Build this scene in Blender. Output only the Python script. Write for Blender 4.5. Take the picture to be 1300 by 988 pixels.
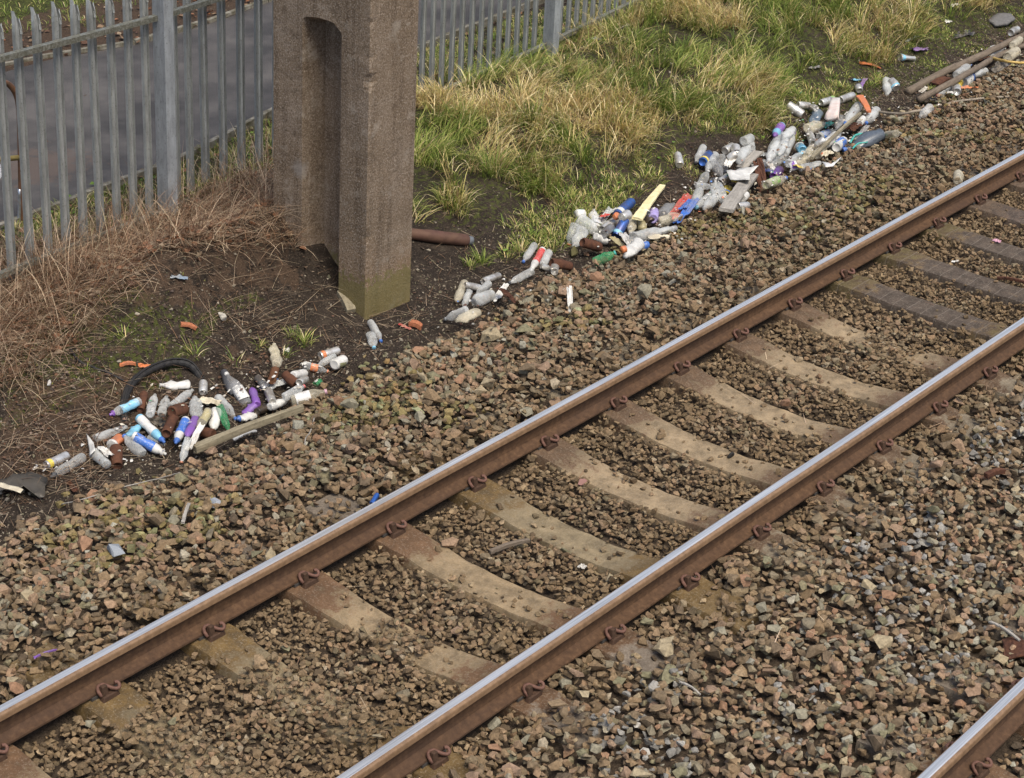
import bpy, bmesh, math, random
import numpy as np
from mathutils import Vector, Matrix, noise as mnoise
random.seed(7); rng = np.random.default_rng(7)
for o in list(bpy.data.objects): bpy.data.objects.remove(o)
S = bpy.context.scene; COL = S.collection

# ---------------------------------------------------------------- camera
F, YAW, PIT, ROL = 2625.61, 0.913394, 0.458379, 0.0545185
CAM = np.array([-5.34090, -5.79929, 5.98525])
def cam_axes():
    f = np.array([math.sin(YAW)*math.cos(PIT), math.cos(YAW)*math.cos(PIT), -math.sin(PIT)])
    r = np.array([math.cos(YAW), -math.sin(YAW), 0.0]); u = np.cross(r, f)
    c, s = math.cos(ROL), math.sin(ROL)
    return c*r+s*u, -s*r+c*u, f
AR, AU, AF = cam_axes()
cd = bpy.data.cameras.new('camera'); cam = bpy.data.objects.new('camera', cd); COL.objects.link(cam)
cam.matrix_world = Matrix([[AR[0], AU[0], -AF[0], CAM[0]], [AR[1], AU[1], -AF[1], CAM[1]], [AR[2], AU[2], -AF[2], CAM[2]], [0, 0, 0, 1]])
cd.sensor_width = 36; cd.sensor_fit = 'HORIZONTAL'; cd.lens = F/1300*36
cd.shift_y = (449-494)/1300; cd.clip_start = .1; cd.clip_end = 2000
S.camera = cam
# ---------------------------------------------------------------- light
SUN_EL, SUN_AZ = math.radians(62), math.radians(203)      # azimuth measured from +Y towards +X
w = bpy.data.worlds.new('World'); S.world = w; w.use_nodes = True
nt = w.node_tree; bg = nt.nodes['Background']
sky = nt.nodes.new('ShaderNodeTexSky'); sky.sky_type = 'NISHITA'; sky.sun_disc = False
sky.sun_elevation = SUN_EL; sky.sun_rotation = SUN_AZ
sky.air_density = 1.0; sky.dust_density = 4.0; sky.ozone_density = 2.2
nt.links.new(sky.outputs[0], bg.inputs[0]); bg.inputs[1].default_value = 0.13
sl = bpy.data.lights.new('sun', 'SUN'); sl.energy = 2.1; sl.angle = math.radians(30); sl.color = (1, .93, .78)
so = bpy.data.objects.new('sun', sl); COL.objects.link(so)
sd = Vector((math.sin(SUN_AZ)*math.cos(SUN_EL), math.cos(SUN_AZ)*math.cos(SUN_EL), math.sin(SUN_EL)))
so.rotation_euler = sd.to_track_quat('Z', 'Y').to_euler()
S.view_settings.view_transform = 'Standard'; S.view_settings.look = 'None'
S.view_settings.exposure = 0.5; S.view_settings.gamma = 1
S.cycles.transparent_max_bounces = 16; S.cycles.max_bounces = 6

# ---------------------------------------------------------------- helpers
def srgb(*c):
    return tuple((x/255/12.92 if x/255 <= .04045 else ((x/255+.055)/1.055)**2.4) for x in c)
def tag(o, label=None, cat=None, group=None, kind=None):
    if label: o['label'] = label
    if cat: o['category'] = cat
    if group: o['group'] = group
    if kind: o['kind'] = kind
    return o
def link(o, parent=None):
    COL.objects.link(o)
    if parent is not None: o.parent = parent
    return o
def empty(name, loc=(0, 0, 0)):
    o = bpy.data.objects.new(name, None); o.location = loc; o.empty_display_size = .1; return link(o)
def mk(name, me, mat=None, parent=None):
    if mat is not None and not me.materials: me.materials.append(mat)
    return link(bpy.data.objects.new(name, me), parent)
def mesh_np(name, V, Fc, col=None, mat=None, smooth=False):
    """V (n,3); Fc list of arrays (m,k) of faces"""
    me = bpy.data.meshes.new(name); V = np.asarray(V, np.float32)
    me.vertices.add(len(V)); me.vertices.foreach_set('co', V.ravel())
    if not isinstance(Fc, list): Fc = [Fc]
    nl = sum(f.size for f in Fc); nf = sum(len(f) for f in Fc)
    me.loops.add(nl); me.polygons.add(nf)
    me.loops.foreach_set('vertex_index', np.concatenate([f.ravel() for f in Fc]).astype(np.int32))
    st = []; o = 0
    for f in Fc:
        st.append(o+np.arange(len(f))*f.shape[1]); o += f.size
    me.polygons.foreach_set('loop_start', np.concatenate(st).astype(np.int32))
    me.update(calc_edges=True)
    if smooth: me.shade_smooth()
    else: me.shade_flat()
    if col is not None:
        a = me.color_attributes.new('Col', 'FLOAT_COLOR', 'POINT')
        c4 = np.ones((len(V), 4), np.float32); c4[:, :3] = col; a.data.foreach_set('color', c4.ravel())
    if mat: me.materials.append(mat)
    return me
def ico(h):  # hash lattice
    h = (h ^ (h >> 13))*1274126177 & 0xffffffff
    return ((h ^ (h >> 16)) & 0xffff)/65535.0
def vn(x, y, sc, seed=0):
    x = np.asarray(x, float)/sc+1000.5; y = np.asarray(y, float)/sc+1000.5
    xi = np.floor(x).astype(np.int64); yi = np.floor(y).astype(np.int64); fx = x-xi; fy = y-yi
    fx = fx*fx*(3-2*fx); fy = fy*fy*(3-2*fy)
    def h(a, b): return ico((a*374761393+b*668265263+seed*144269) & 0xffffffff)
    return (h(xi, yi)*(1-fx)+h(xi+1, yi)*fx)*(1-fy)+(h(xi, yi+1)*(1-fx)+h(xi+1, yi+1)*fx)*fy
def fbm(x, y, sc, seed=0, o=3):
    return sum(vn(x, y, sc/2**i, seed+i)*.5**i for i in range(o))/(2-.5**(o-1))
def sst(a, b, x):
    t = np.clip((np.asarray(x, float)-a)/(b-a), 0, 1); return t*t*(3-2*t)

# terrain ---------------------------------------------------------
def gz(x, y):
    """soil level (the ballast stones lie on top of it)"""
    x = np.asarray(x, float); y = np.asarray(y, float)
    z = np.interp(y, [-60, -9, -2.2, -1.5, -1.25, -.85, -.65, .65, .85, 1.45, 2.15, 2.6, 3.0, 3.35, 4.0, 4.8, 5.5, 8.3, 12, 60],
                  [-.3, -.1, -.10, -.06, -.065, -.065, -.085, -.085, -.055, -.05, -.27, -.375, -.335, -.23, -.05, .0, -.04, -.02, .15, 1.5])
    toe = fbm(x, y, .9, 5)-.5
    z = z+.0*x+toe*.07*sst(1.2, 2.0, y)*(1-sst(5.4, 5.6, y))
    z = z+.10*(fbm(x, y, .55, 9)-.5)*sst(3.0, 3.6, y)*(1-sst(5.2, 5.5, y))
    z = z+.32*np.exp(-((y-3.95)/.42)**2)*sst(2.2, 3.6, x)*(1-sst(5.0, 5.9, x))
    z = z+.14*sst(5.2, 7.2, x)*sst(3.0, 3.9, y)*(1-sst(5.0, 5.6, y))+.08*sst(9, 12, x)*sst(3.2, 4.2, y)*(1-sst(5.2, 5.8, y))
    z = z+.08*(fbm(x, y, 2.0, 77)-.5)*sst(8.3, 9.5, y)
    return z
def project(P):
    d = np.asarray(P, float)-CAM; z = d@AF
    return 650+F*(d@AR)/z, 449-F*(d@AU)/z, z
def ray(px, py):
    d = AF+AR*(px-650)/F-AU*(py-449)/F; return d/np.linalg.norm(d)
def atz(px, py, z):
    d = ray(px, py); return CAM+d*(z-CAM[2])/d[2]
def aty(px, py, y):
    d = ray(px, py); return CAM+d*(y-CAM[1])/d[1]
def ground_at(px, py, lift=0.0, hm=None):
    z = -.1
    for _ in range(8):
        P = atz(px, py, z+lift); z = .5*z+.5*float(hm(P[0], P[1]) if hm else gz(P[0], P[1]))
    return atz(px, py, z+lift)
def poly_world(pts):
    return [tuple(ground_at(*p)[:2]) for p in pts]
def inpoly(x, y, poly):
    x = np.asarray(x); y = np.asarray(y); r = np.zeros(x.shape, bool); n = len(poly)
    for i in range(n):
        x0, y0 = poly[i]; x1, y1 = poly[(i+1) % n]
        c = ((y0 > y) != (y1 > y)); r ^= c & (x < (x1-x0)*(y-y0)/((y1-y0) or 1e-9)+x0)
    return r

# ---------------------------------------------------------------- materials
def material(name):
    m = bpy.data.materials.new(name); m.use_nodes = True; n = m.node_tree
    return m, n, n.nodes['Principled BSDF']
def nd(n, t, **k):
    o = n.nodes.new(t)
    for a, v in k.items():
        if a.startswith('i_'): o.inputs[a[2:].replace('_', ' ')].default_value = v
        else: setattr(o, a, v)
    return o
def ramp(n, fac, stops, interp='LINEAR'):
    r = n.nodes.new('ShaderNodeValToRGB'); r.color_ramp.interpolation = interp; e = r.color_ramp.elements
    while len(e) < len(stops): e.new(.5)
    for i, (p, c) in enumerate(stops):
        e[i].position = p; e[i].color = (*c, 1) if len(c) == 3 else c
    n.links.new(fac, r.inputs[0]); return r.outputs[0]
def mixc(n, fac, a, b, mode='MIX'):
    m = n.nodes.new('ShaderNodeMix'); m.data_type = 'RGBA'; m.blend_type = mode
    for s, v in ((0, fac), (6, a), (7, b)):
        if isinstance(v, (int, float)): m.inputs[s].default_value = v
        elif isinstance(v, tuple): m.inputs[s].default_value = (*v, 1)
        else: n.links.new(v, m.inputs[s])
    return m.outputs[2]
def noise(n, scale, detail=4, rough=.6, vec=None, dist=0):
    t = nd(n, 'ShaderNodeTexNoise'); t.inputs['Scale'].default_value = scale; t.inputs['Detail'].default_value = detail
    t.inputs['Roughness'].default_value = rough; t.inputs['Distortion'].default_value = dist
    if vec: n.links.new(vec, t.inputs['Vector'])
    return t.outputs[0]
def bump(n, b, h, st=.3, dist=.01):
    k = nd(n, 'ShaderNodeBump'); k.inputs['Strength'].default_value = st; k.inputs['Distance'].default_value = dist
    n.links.new(h, k.inputs['Height']); n.links.new(k.outputs[0], b.inputs['Normal'])
def objco(n):
    return n.nodes.new('ShaderNodeTexCoord').outputs['Object']
def geopos(n):
    return n.nodes.new('ShaderNodeNewGeometry').outputs['Position']
def math_(n, op, a, b=0.0, c=0.0):
    m = n.nodes.new('ShaderNodeMath'); m.operation = op
    for i, v in enumerate((a, b, c)):
        if isinstance(v, (int, float)): m.inputs[i].default_value = v
        else: n.links.new(v, m.inputs[i])
    return m.outputs[0]
def attr_mat(name, rough=.85, tex=True, scale=60, amp=(.65, 1.3), bs=.4, bd=.004, spec=.3, sub=0):
    m, n, b = material(name)
    a = nd(n, 'ShaderNodeAttribute', attribute_name='Col'); c = a.outputs['Color']
    if tex:
        p = geopos(n)
        f = noise(n, scale, 5, .65, p)
        v = ramp(n, f, [(.3, (amp[0],)*3), (.7, (amp[1],)*3)])
        c = mixc(n, 1.0, c, v, 'MULTIPLY'); bump(n, b, f, bs, bd)
    n.links.new(c, b.inputs['Base Color']); b.inputs['Roughness'].default_value = rough
    b.inputs['Specular IOR Level'].default_value = spec
    return m
def plain(name, col, rough=.5, metal=0, var=.25, scale=40, spec=.5, alpha=1, dirt=None, dirt_amt=.45):
    m, n, b = material(name); p = objco(n)
    f = noise(n, scale, 4, .6, p)
    c = ramp(n, f, [(.3, tuple(x*(1-var) for x in col)), (.7, tuple(min(1, x*(1+var)) for x in col))])
    if dirt:
        g = noise(n, scale*.35, 5, .7, geopos(n))
        d = ramp(n, g, [(.5-.25*dirt_amt, (0, 0, 0)), (.85-.25*dirt_amt, (1, 1, 1))])
        c = mixc(n, d, c, dirt)
    n.links.new(c, b.inputs['Base Color']); b.inputs['Roughness'].default_value = rough
    b.inputs['Metallic'].default_value = metal; b.inputs['Specular IOR Level'].default_value = spec
    b.inputs['Alpha'].default_value = alpha
    bump(n, b, f, .15, .003)
    return m

STONE_PAL = np.array([(.235, .168, .115), (.28, .205, .145), (.20, .15, .11), (.31, .215, .16), (.27, .19, .15), (.225, .19, .15),
                      (.26, .235, .195), (.16, .12, .09), (.34, .28, .21), (.215, .195, .14), (.29, .18, .13), (.13, .10, .08), (.33, .31, .28)])
STONE_PAL = (STONE_PAL**1.15*1.12)*np.array([.93, .945, .84])
STONE_W = np.array([16, 15, 12, 11, 8, 10, 7, 6, 4, 6, 5, 3, 2.5]); STONE_W = STONE_W/STONE_W.sum()
M_STONE = attr_mat('ballast_stone', .9, True, 75, (.62, 1.35), .7, .005, .2)
def single_stone_mat():
    m, n, b = material('single_ballast_stone')
    oi = nd(n, 'ShaderNodeObjectInfo'); cols = STONE_PAL[:11]
    c = ramp(n, oi.outputs['Random'], [(i/11, tuple(cols[i])) for i in range(11)], 'CONSTANT')
    f = noise(n, 55, 5, .65, geopos(n)); v = ramp(n, f, [(.3, (.62,)*3), (.7, (1.38,)*3)])
    n.links.new(mixc(n, 1.0, c, v, 'MULTIPLY'), b.inputs['Base Color']); b.inputs['Roughness'].default_value = .9
    b.inputs['Specular IOR Level'].default_value = .2; bump(n, b, f, .5, .004); return m
M_STONE1 = single_stone_mat()

def soil_mat():
    m, n, b = material('soil_and_moss'); p = geopos(n)
    a = nd(n, 'ShaderNodeAttribute', attribute_name='Col'); sep = nd(n, 'ShaderNodeSeparateColor'); n.links.new(a.outputs['Color'], sep.inputs[0])
    f1 = noise(n, 9, 6, .7, p); f2 = noise(n, 70, 5, .7, p); f3 = noise(n, 24, 5, .75, p)
    soil = ramp(n, f1, [(.3, (.018, .014, .011)), (.55, (.04, .03, .023)), (.75, (.09, .07, .05))])
    speck = ramp(n, f2, [(.55, (0, 0, 0)), (.68, (1, 1, 1))])
    soil = mixc(n, math_(n, 'MULTIPLY', speck, .75), soil, (.17, .135, .10))
    moss = ramp(n, f3, [(.3, (.03, .033, .012)), (.6, (.075, .085, .022)), (.8, (.14, .145, .04))])
    mm = math_(n, 'ADD', sep.outputs[0], math_(n, 'MULTIPLY', math_(n, 'SUBTRACT', f3, .5), 2.2)); mm = ramp(n, mm, [(.42, (0, 0, 0)), (.62, (1, 1, 1))])
    c = mixc(n, math_(n, 'MULTIPLY', mm, .85), soil, moss)
    lit = ramp(n, f2, [(.3, (.045, .03, .02)), (.6, (.10, .065, .043)), (.8, (.16, .115, .08))])
    ll = math_(n, 'ADD', sep.outputs[2], math_(n, 'MULTIPLY', math_(n, 'SUBTRACT', f1, .5), 1.5)); ll = ramp(n, ll, [(.45, (0, 0, 0)), (.65, (1, 1, 1))])
    c = mixc(n, math_(n, 'MULTIPLY', ll, .8), c, lit)
    bl = ramp(n, f2, [(.3, (.035, .026, .018)), (.7, (.11, .08, .055))])  # bed under the ballast, coloured dark to paint shade into the stone gaps
    c = mixc(n, sep.outputs[1], c, bl)
    n.links.new(c, b.inputs['Base Color']); b.inputs['Roughness'].default_value = .95; b.inputs['Specular IOR Level'].default_value = .15
    bump(n, b, math_(n, 'ADD', f2, f3), .9, .02); return m
M_SOIL = soil_mat()

# ---------------------------------------------------------------- ground sheets
MOSS_P = [[(0, 400), (60, 380), (230, 370), (300, 345), (340, 375), (250, 410), (170, 440), (190, 480), (120, 490), (60, 520), (0, 510)],
          [(1090, 60), (1180, 40), (1300, 10), (1300, 45), (1160, 110), (1090, 140), (1060, 120)],
          [(960, 90), (1100, 70), (1120, 130), (990, 170), (930, 180)], [(160, 430), (250, 420), (230, 460), (170, 470)], [(640, 335), (690, 262), (760, 232), (860, 185), (1000, 125), (1060, 90), (1070, 120), (1000, 150), (900, 180), (860, 235), (740, 275)], [(0, 420), (130, 420), (150, 520), (0, 540)]]
LEAF_P = [[(0, 230), (200, 290), (350, 235), (350, 330), (240, 360), (100, 440), (0, 400)], [(0, 500), (120, 470), (240, 460), (200, 560), (0, 640)],
          [(260, 450), (340, 450), (330, 480), (270, 480)]]
MOSS_W = [poly_world(p) for p in MOSS_P]; LEAF_W = [poly_world(p) for p in LEAF_P]
def zone(x, y):
    moss = np.zeros(x.shape); leaf = np.zeros(x.shape); X0, Y0 = x, y
    wx = x+(fbm(x, y, .5, 61, 4)-.5)*.7; wy = y+(fbm(x, y, .5, 67, 4)-.5)*.7
    for p in MOSS_W: moss = np.maximum(moss, inpoly(wx, wy, p)*.50)
    for p in LEAF_W: leaf = np.maximum(leaf, inpoly(wx, wy, p)*.6)
    moss = np.maximum(moss, .62*((y > 5.0) & (y < 5.75))); moss = np.maximum(moss, .85*sst(8.8, 9.6, y)); leaf = np.maximum(leaf, .7*((y > 8.2) & (y < 9.3)))
    moss = np.maximum(moss, .5*sst(5.3, 6.2, x)*sst(3.0, 3.6, y)*(y < 5.7))
    bal = 1-sst(2.35, 2.62, y+.25*(fbm(x, y, .5, 31)-.5))
    return np.stack([moss*(1-bal), bal, leaf*(1-bal)], -1)
def axis(lo, hi, st, far):
    a = np.arange(lo, hi+1e-6, st); l = []; d = st; v = lo
    while v > -far: d *= 1.6; v -= d; l.append(v)
    r = []; d = st; v = hi
    while v < far: d *= 1.6; v += d; r.append(v)
    return np.concatenate([l[::-1], a, r])
def sheet(name, xs, ys, zf, mat, col=None):
    X, Y = np.meshgrid(xs, ys, indexing='ij'); V = np.stack([X, Y, zf(X, Y)], -1).reshape(-1, 3)
    nx, ny = len(xs), len(ys); i = np.arange(nx-1)[:, None]*ny+np.arange(ny-1)[None]; i = i.ravel()
    Fc = np.stack([i, i+ny, i+ny+1, i+1], -1)
    return mesh_np(name, V, Fc, col(X, Y).reshape(-1, 3) if col else None, mat, True)
def z_ground(x, y):
    z = gz(x, y)+.03*(fbm(x, y, .18, 3, 3)-.5)*sst(2.5, 2.9, y)*(1-sst(5.4, 5.6, y)*(1-sst(8.3, 8.6, y)))
    return z-.03*(1-sst(2.45, 2.7, y))-.03*((y > 5.75) & (y < 8.1))
ground = mk('ground', sheet('ground', axis(-1, 17, .05, 400), axis(2.3, 10.5, .05, 400), z_ground, M_SOIL, zone)); tag(ground, kind='structure')
M_BED = M_SOIL
bed = mk('ballast_bed', sheet('ballast_bed', np.arange(-6, 40, .12), np.concatenate([[-14, -10], np.arange(-7, 2.45, .06)]), lambda x, y: gz(x, y)-.004, M_BED, lambda x, y: np.stack([0*x, 0*x+1, 0*x], -1)))
tag(bed, kind='structure')

def asphalt_mat():
    m, n, b = material('old_asphalt'); p = geopos(n)
    f = noise(n, 160, 3, .7, p); g = noise(n, 1.3, 5, .6, p); h = noise(n, 14, 5, .7, p)
    c = ramp(n, g, [(.38, (.034, .030, .027)), (.5, (.062, .055, .050)), (.62, (.095, .085, .076))])
    c = mixc(n, ramp(n, f, [(.55, (0, 0, 0)), (.75, (.45, .45, .45))]), c, (.12, .11, .10))
    sp = nd(n, 'ShaderNodeSeparateXYZ'); n.links.new(p, sp.inputs[0])
    dx = math_(n, 'SUBTRACT', sp.outputs[0], 4.25); dy = math_(n, 'SUBTRACT', sp.outputs[1], 6.35)
    d = math_(n, 'SQRT', math_(n, 'ADD', math_(n, 'MULTIPLY', dx, dx), math_(n, 'MULTIPLY', math_(n, 'MULTIPLY', dy, dy), 1.6)))
    lm = math_(n, 'SUBTRACT', math_(n, 'MULTIPLY', h, 1.5), math_(n, 'ADD', d, .25)); lm = ramp(n, lm, [(.02, (0, 0, 0)), (.2, (1, 1, 1))])
    c = mixc(n, math_(n, 'MULTIPLY', lm, .6), c, (.11, .075, .055))
    n.links.new(c, b.inputs['Base Color']); b.inputs['Roughness'].default_value = .75; bump(n, b, f, .5, .005); return m
M_ASPH = asphalt_mat()
def strip(name, near, far, nw, zf, mat, n=160, x0=None, x1=None):
    xs = np.linspace(x0, x1, n); t = np.linspace(0, 1, nw)
    yn = near(xs); yf = far(xs)
    V = np.array([[(x, a+(b-a)*q, zf(x, a+(b-a)*q)) for q in t] for x, a, b in zip(xs, yn, yf)]).reshape(-1, 3)
    i = (np.arange(n-1)[:, None]*nw+np.arange(nw-1)[None]).ravel()
    return mesh_np(name, V, np.stack([i, i+nw, i+nw+1, i+1], -1), None, mat, True)
pn = lambda x: np.interp(x, [-30, 3.3, 5.2, 6.5, 9, 11, 40], [5.6, 5.62, 5.72, 6.05, 6.35, 6.55, 9])
pf = lambda x: np.interp(x, [-30, 5.5, 6.3, 7, 8, 8.7, 12, 40], [8.8, 8.5, 8.22, 8.08, 8.15, 8.25, 8.8, 12])
zp = lambda x, y: -.02
path = mk('footpath', strip('footpath', pn, pf, 3, zp, M_ASPH, 200, -30, 40)); tag(path, kind='structure')
M_KERB = plain('kerb_concrete', (.27, .25, .21), .9, 0, .3, 30, .2, 1, (.08, .07, .04), .8)
def edging(name, fn, side, label):
    bm = bmesh.new(); xs = np.arange(-6, 30, .915)
    root = empty(name, (0, 0, 0)); tag(root, label, 'path edging')
    for a, b2 in zip(xs[:-1], xs[1:]):
        ya, yb = fn(a), fn(b2); vs = []
        if a < 2 or a > 13: continue
        ja = random.uniform(-.008, .008)
        for x, y in ((a+.006, ya), (b2-.006, yb)):
            for dy, z in ((0, -.1), (0, ja+.012), (.045*side, ja+.012), (.045*side, -.1)): vs.append((x, y+dy, z))
        me = bpy.data.meshes.new('edging_stone'); me.from_pydata(vs, [], [(0, 1, 5, 4), (1, 2, 6, 5), (2, 3, 7, 6), (0, 3, 2, 1), (4, 5, 6, 7)])
        mk('edging_stone', me, M_KERB, root)
    bm.free()
edging('path_edging', pn, -1, 'worn concrete edging along the near side of the footpath behind the fence')
edging('path_edging', pf, 1, 'pale concrete edging along the far side of the footpath')

# ---------------------------------------------------------------- rails
def rail_mats():
    m, n, b = material('shaded_rusty_rail_side'); p = geopos(n)
    st = nd(n, 'ShaderNodeMapping'); st.inputs['Scale'].default_value = (.15, 1, 1); n.links.new(p, st.inputs[0])
    f = noise(n, 30, 6, .7, p); g = noise(n, 9, 5, .6, st.outputs[0])
    c = ramp(n, f, [(.3, (.05, .027, .014)), (.55, (.092, .050, .026)), (.78, (.155, .088, .046))])  # rust, painted darker for the shade under the overhanging head
    c = mixc(n, math_(n, 'MULTIPLY', ramp(n, g, [(.4, (0, 0, 0)), (.75, (1, 1, 1))]), .6), c, (.05, .03, .022))
    n.links.new(c, b.inputs['Base Color']); b.inputs['Roughness'].default_value = .8; b.inputs['Specular IOR Level'].default_value = .25; bump(n, b, f, .3, .003)
    m2, n, b = material('bright_rail_head'); p = geopos(n)
    st = nd(n, 'ShaderNodeMapping'); st.inputs['Scale'].default_value = (.25, 25, 1); n.links.new(p, st.inputs[0])
    g = noise(n, 5, 5, .6, st.outputs[0])
    c = ramp(n, g, [(.3, (.50, .49, .47)), (.7, (.88, .86, .83))]); n.links.new(c, b.inputs['Base Color'])
    b.inputs['Metallic'].default_value = .7; n.links.new(ramp(n, g, [(.3, (.34,)*3), (.7, (.48,)*3)]), b.inputs['Roughness'])
    m3, n, b = material('lit_tan_rail_head_side'); p = geopos(n); f = noise(n, 25, 5, .7, p)
    c = ramp(n, f, [(.3, (.14, .082, .043)), (.7, (.26, .16, .088))]); n.links.new(c, b.inputs['Base Color']); b.inputs['Roughness'].default_value = .6  # same rust in a lighter tan, painting the head side as lit
    return m, m2, m3
M_RAIL, M_STEEL, M_HEAD = rail_mats()
def rail(y0, label, x0=-7, x1=42):
    half = [(.0, .1595), (.017, .159), (.027, .1572), (.033, .153), (.035, .147), (.036, .124), (.030, .119), (.013, .112), (.010, .1), (.0095, .055), (.014, .036), (.045, .020), (.069, .014), (.070, .004), (.068, .001)]
    prof = half+[(-a, z) for a, z in half[::-1][:-1]]
    matid = []
    full = prof
    n = len(full); xs = np.concatenate([np.arange(x0, x1, .5), [x1]])
    V = []
    for x in xs:
        wob = .0025*math.sin(x*.9+y0)+.0015*math.sin(x*2.3+1+y0)
        for a, z in full: V.append((x, y0+a+wob, z+.012))
    Fc = []
    mi = []
    for i in range(len(xs)-1):
        for j in range(n):
            k = (j+1) % n; Fc.append((i*n+j, i*n+k, (i+1)*n+k, (i+1)*n+j))
            a = full[j]; c = full[k]; zz = (a[1]+c[1])/2; hh = (a[0]+c[0])/2
            mi.append(1 if (zz > .1585 or (zz > .1575 and hh > 0)) else (2 if zz > .12 else 0))
    me = bpy.data.meshes.new('running_rail'); me.from_pydata(V, [], Fc)
    for m in (M_RAIL, M_STEEL, M_HEAD): me.materials.append(m)
    me.polygons.foreach_set('material_index', mi)
    bm = bmesh.new(); bm.from_mesh(me); bmesh.ops.recalc_face_normals(bm, faces=bm.faces); bm.to_mesh(me); bm.free()
    o = mk('running_rail', me); tag(o, label, 'rail', 'steel running rails'); return o
RY = (.7525, -.7525, -2.695, -4.20)
rail(RY[0], 'rusty steel rail with polished top nearest the litter')
rail(RY[1], 'rusty steel rail with polished top, second away from the litter')
rail(RY[2], 'polished rail end just visible in the bottom right corner')

# ---------------------------------------------------------------- sleepers
def sleeper_mat(name, mid, seat, ends, ribs=0.0, moss=None):
    m, n, b = material(name); oc = objco(n)
    sp = nd(n, 'ShaderNodeSeparateXYZ'); n.links.new(oc, sp.inputs[0])
    f = noise(n, 11, 6, .7, geopos(n)); g = noise(n, 85, 5, .75, oc)
    ay = math_(n, 'ABSOLUTE', sp.outputs[1])
    d = math_(n, 'ADD', ay, math_(n, 'MULTIPLY', math_(n, 'SUBTRACT', f, .5), .9))
    c = ramp(n, d, [(.0, mid), (.38, mid), (.50, seat), (.9, seat), (1.0, ends)])
    if moss: c = mixc(n, ramp(n, math_(n, 'SUBTRACT', d, .0), [(.45, (0, 0, 0)), (.62, (.8,)*3)]), c, moss)
    k = ramp(n, f, [(.35, (.6,)*3), (.66, (1.3,)*3)]); c = mixc(n, 1.0, c, k, 'MULTIPLY')
    c = mixc(n, ramp(n, g, [(.52, (0,)*3), (.72, (.5,)*3)]), c, (.36, .31, .24))
    c = mixc(n, ramp(n, g, [(.3, (.6,)*3), (.42, (0,)*3)]), c, (.06, .045, .035))
    h = math_(n, 'ADD', g, math_(n, 'MULTIPLY', f, 2.0))
    if ribs:
        wv = math_(n, 'PINGPONG', math_(n, 'ADD', sp.outputs[1], math_(n, 'MULTIPLY', f, .02)), .055)
        rb = ramp(n, math_(n, 'MULTIPLY', wv, 18), [(.0, (1,)*3), (.09, (0,)*3)])
        c = mixc(n, math_(n, 'MULTIPLY', rb, ribs), c, (.24, .20, .16)); h = math_(n, 'SUBTRACT', h, rb)
    n.links.new(c, b.inputs['Base Color']); b.inputs['Roughness'].default_value = .85; b.inputs['Specular IOR Level'].default_value = .25; bump(n, b, h, .6, .006); return m
SM = {
 'sand': sleeper_mat('sand_dusted_concrete', (.27, .20, .12), (.115, .072, .042), (.16, .13, .09)),
 'rust': sleeper_mat('rust_stained_concrete', (.26, .19, .11), (.12, .068, .036), (.15, .12, .09)),
 'olive': sleeper_mat('algae_stained_concrete', (.22, .17, .10), (.12, .08, .038), (.14, .11, .07), 0, (.13, .082, .03)),
 'dark': sleeper_mat('dark_ribbed_concrete', (.085, .064, .048), (.12, .08, .045), (.12, .095, .07), .6, (.095, .075, .03)),
 'brown': sleeper_mat('dark_brown_concrete', (.085, .062, .048), (.10, .068, .045), (.10, .08, .06), .15),
}
def sleeper_mesh(dip, seed):
    ys = np.concatenate([np.linspace(-1.25, 1.25, 61)]); V = []; Fc = []
    us = [(-.145, -.2), (-.133, -.016), (-.128, -.003), (-.06, 0), (0, 0), (.06, 0), (.128, -.003), (.133, -.016), (.145, -.2)]
    for y in ys:
        a = abs(y)
        t = float(np.interp(a, [0, .25, .55, .66, .86, .98, 1.25], [-dip, -dip*.92, -dip*.3, -.006, -.006, -.022, -.03]))
        wd = float(np.interp(a, [0, .4, .62, 1.25], [.90, .93, 1, 1]))
        for j, (u, z) in enumerate(us):
            nz = mnoise.noise(Vector((u*9+seed*7, y*7, seed)))*.006+mnoise.noise(Vector((u*30, y*28+seed*3, seed)))*.003
            V.append((u*wd+.4*nz, y, t+z+(nz if z > -.1 else 0)))
    n = len(us)
    for i in range(len(ys)-1):
        for j in range(n-1): Fc.append((i*n+j, i*n+j+1, (i+1)*n+j+1, (i+1)*n+j))
    Fc.append(tuple(range(n))[::-1]); Fc.append(tuple((len(ys)-1)*n+j for j in range(n)))
    me = bpy.data.meshes.new('beam'); me.from_pydata(V, [], Fc)
    bm = bmesh.new(); bm.from_mesh(me); bmesh.ops.recalc_face_normals(bm, faces=bm.faces); bm.to_mesh(me); bm.free()
    me.shade_smooth(); me.set_sharp_from_angle(angle=.5); return me
def tube(path, r, seg=8, cap=True, closed=False):
    P = [Vector(p) for p in path]; n = len(P); V = []; Fc = []; up = Vector((0, 0, 1)); prev = None
    R = r if hasattr(r, '__len__') else [r]*n
    for i, p in enumerate(P):
        t = (P[(i+1) % n]-P[i-1]) if closed else (P[min(i+1, n-1)]-P[max(i-1, 0)])
        t.normalize()
        if prev is None:
            a = t.cross(up if abs(t.z) < .9 else Vector((1, 0, 0))).normalized()
        else: a = (prev-t*prev.dot(t)).normalized()
        prev = a; b = t.cross(a)
        for k in range(seg):
            q = 2*math.pi*k/seg; V.append(p+a*math.cos(q)*R[i]+b*math.sin(q)*R[i])
    for i in range(n if closed else n-1):
        for k in range(seg):
            j = (i+1) % n; Fc.append((i*seg+k, i*seg+(k+1) % seg, j*seg+(k+1) % seg, j*seg+k))
    if cap and not closed: Fc.append(tuple(range(seg))[::-1]); Fc.append(tuple((n-1)*seg+k for k in range(seg)))
    return [tuple(v) for v in V], Fc
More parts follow.
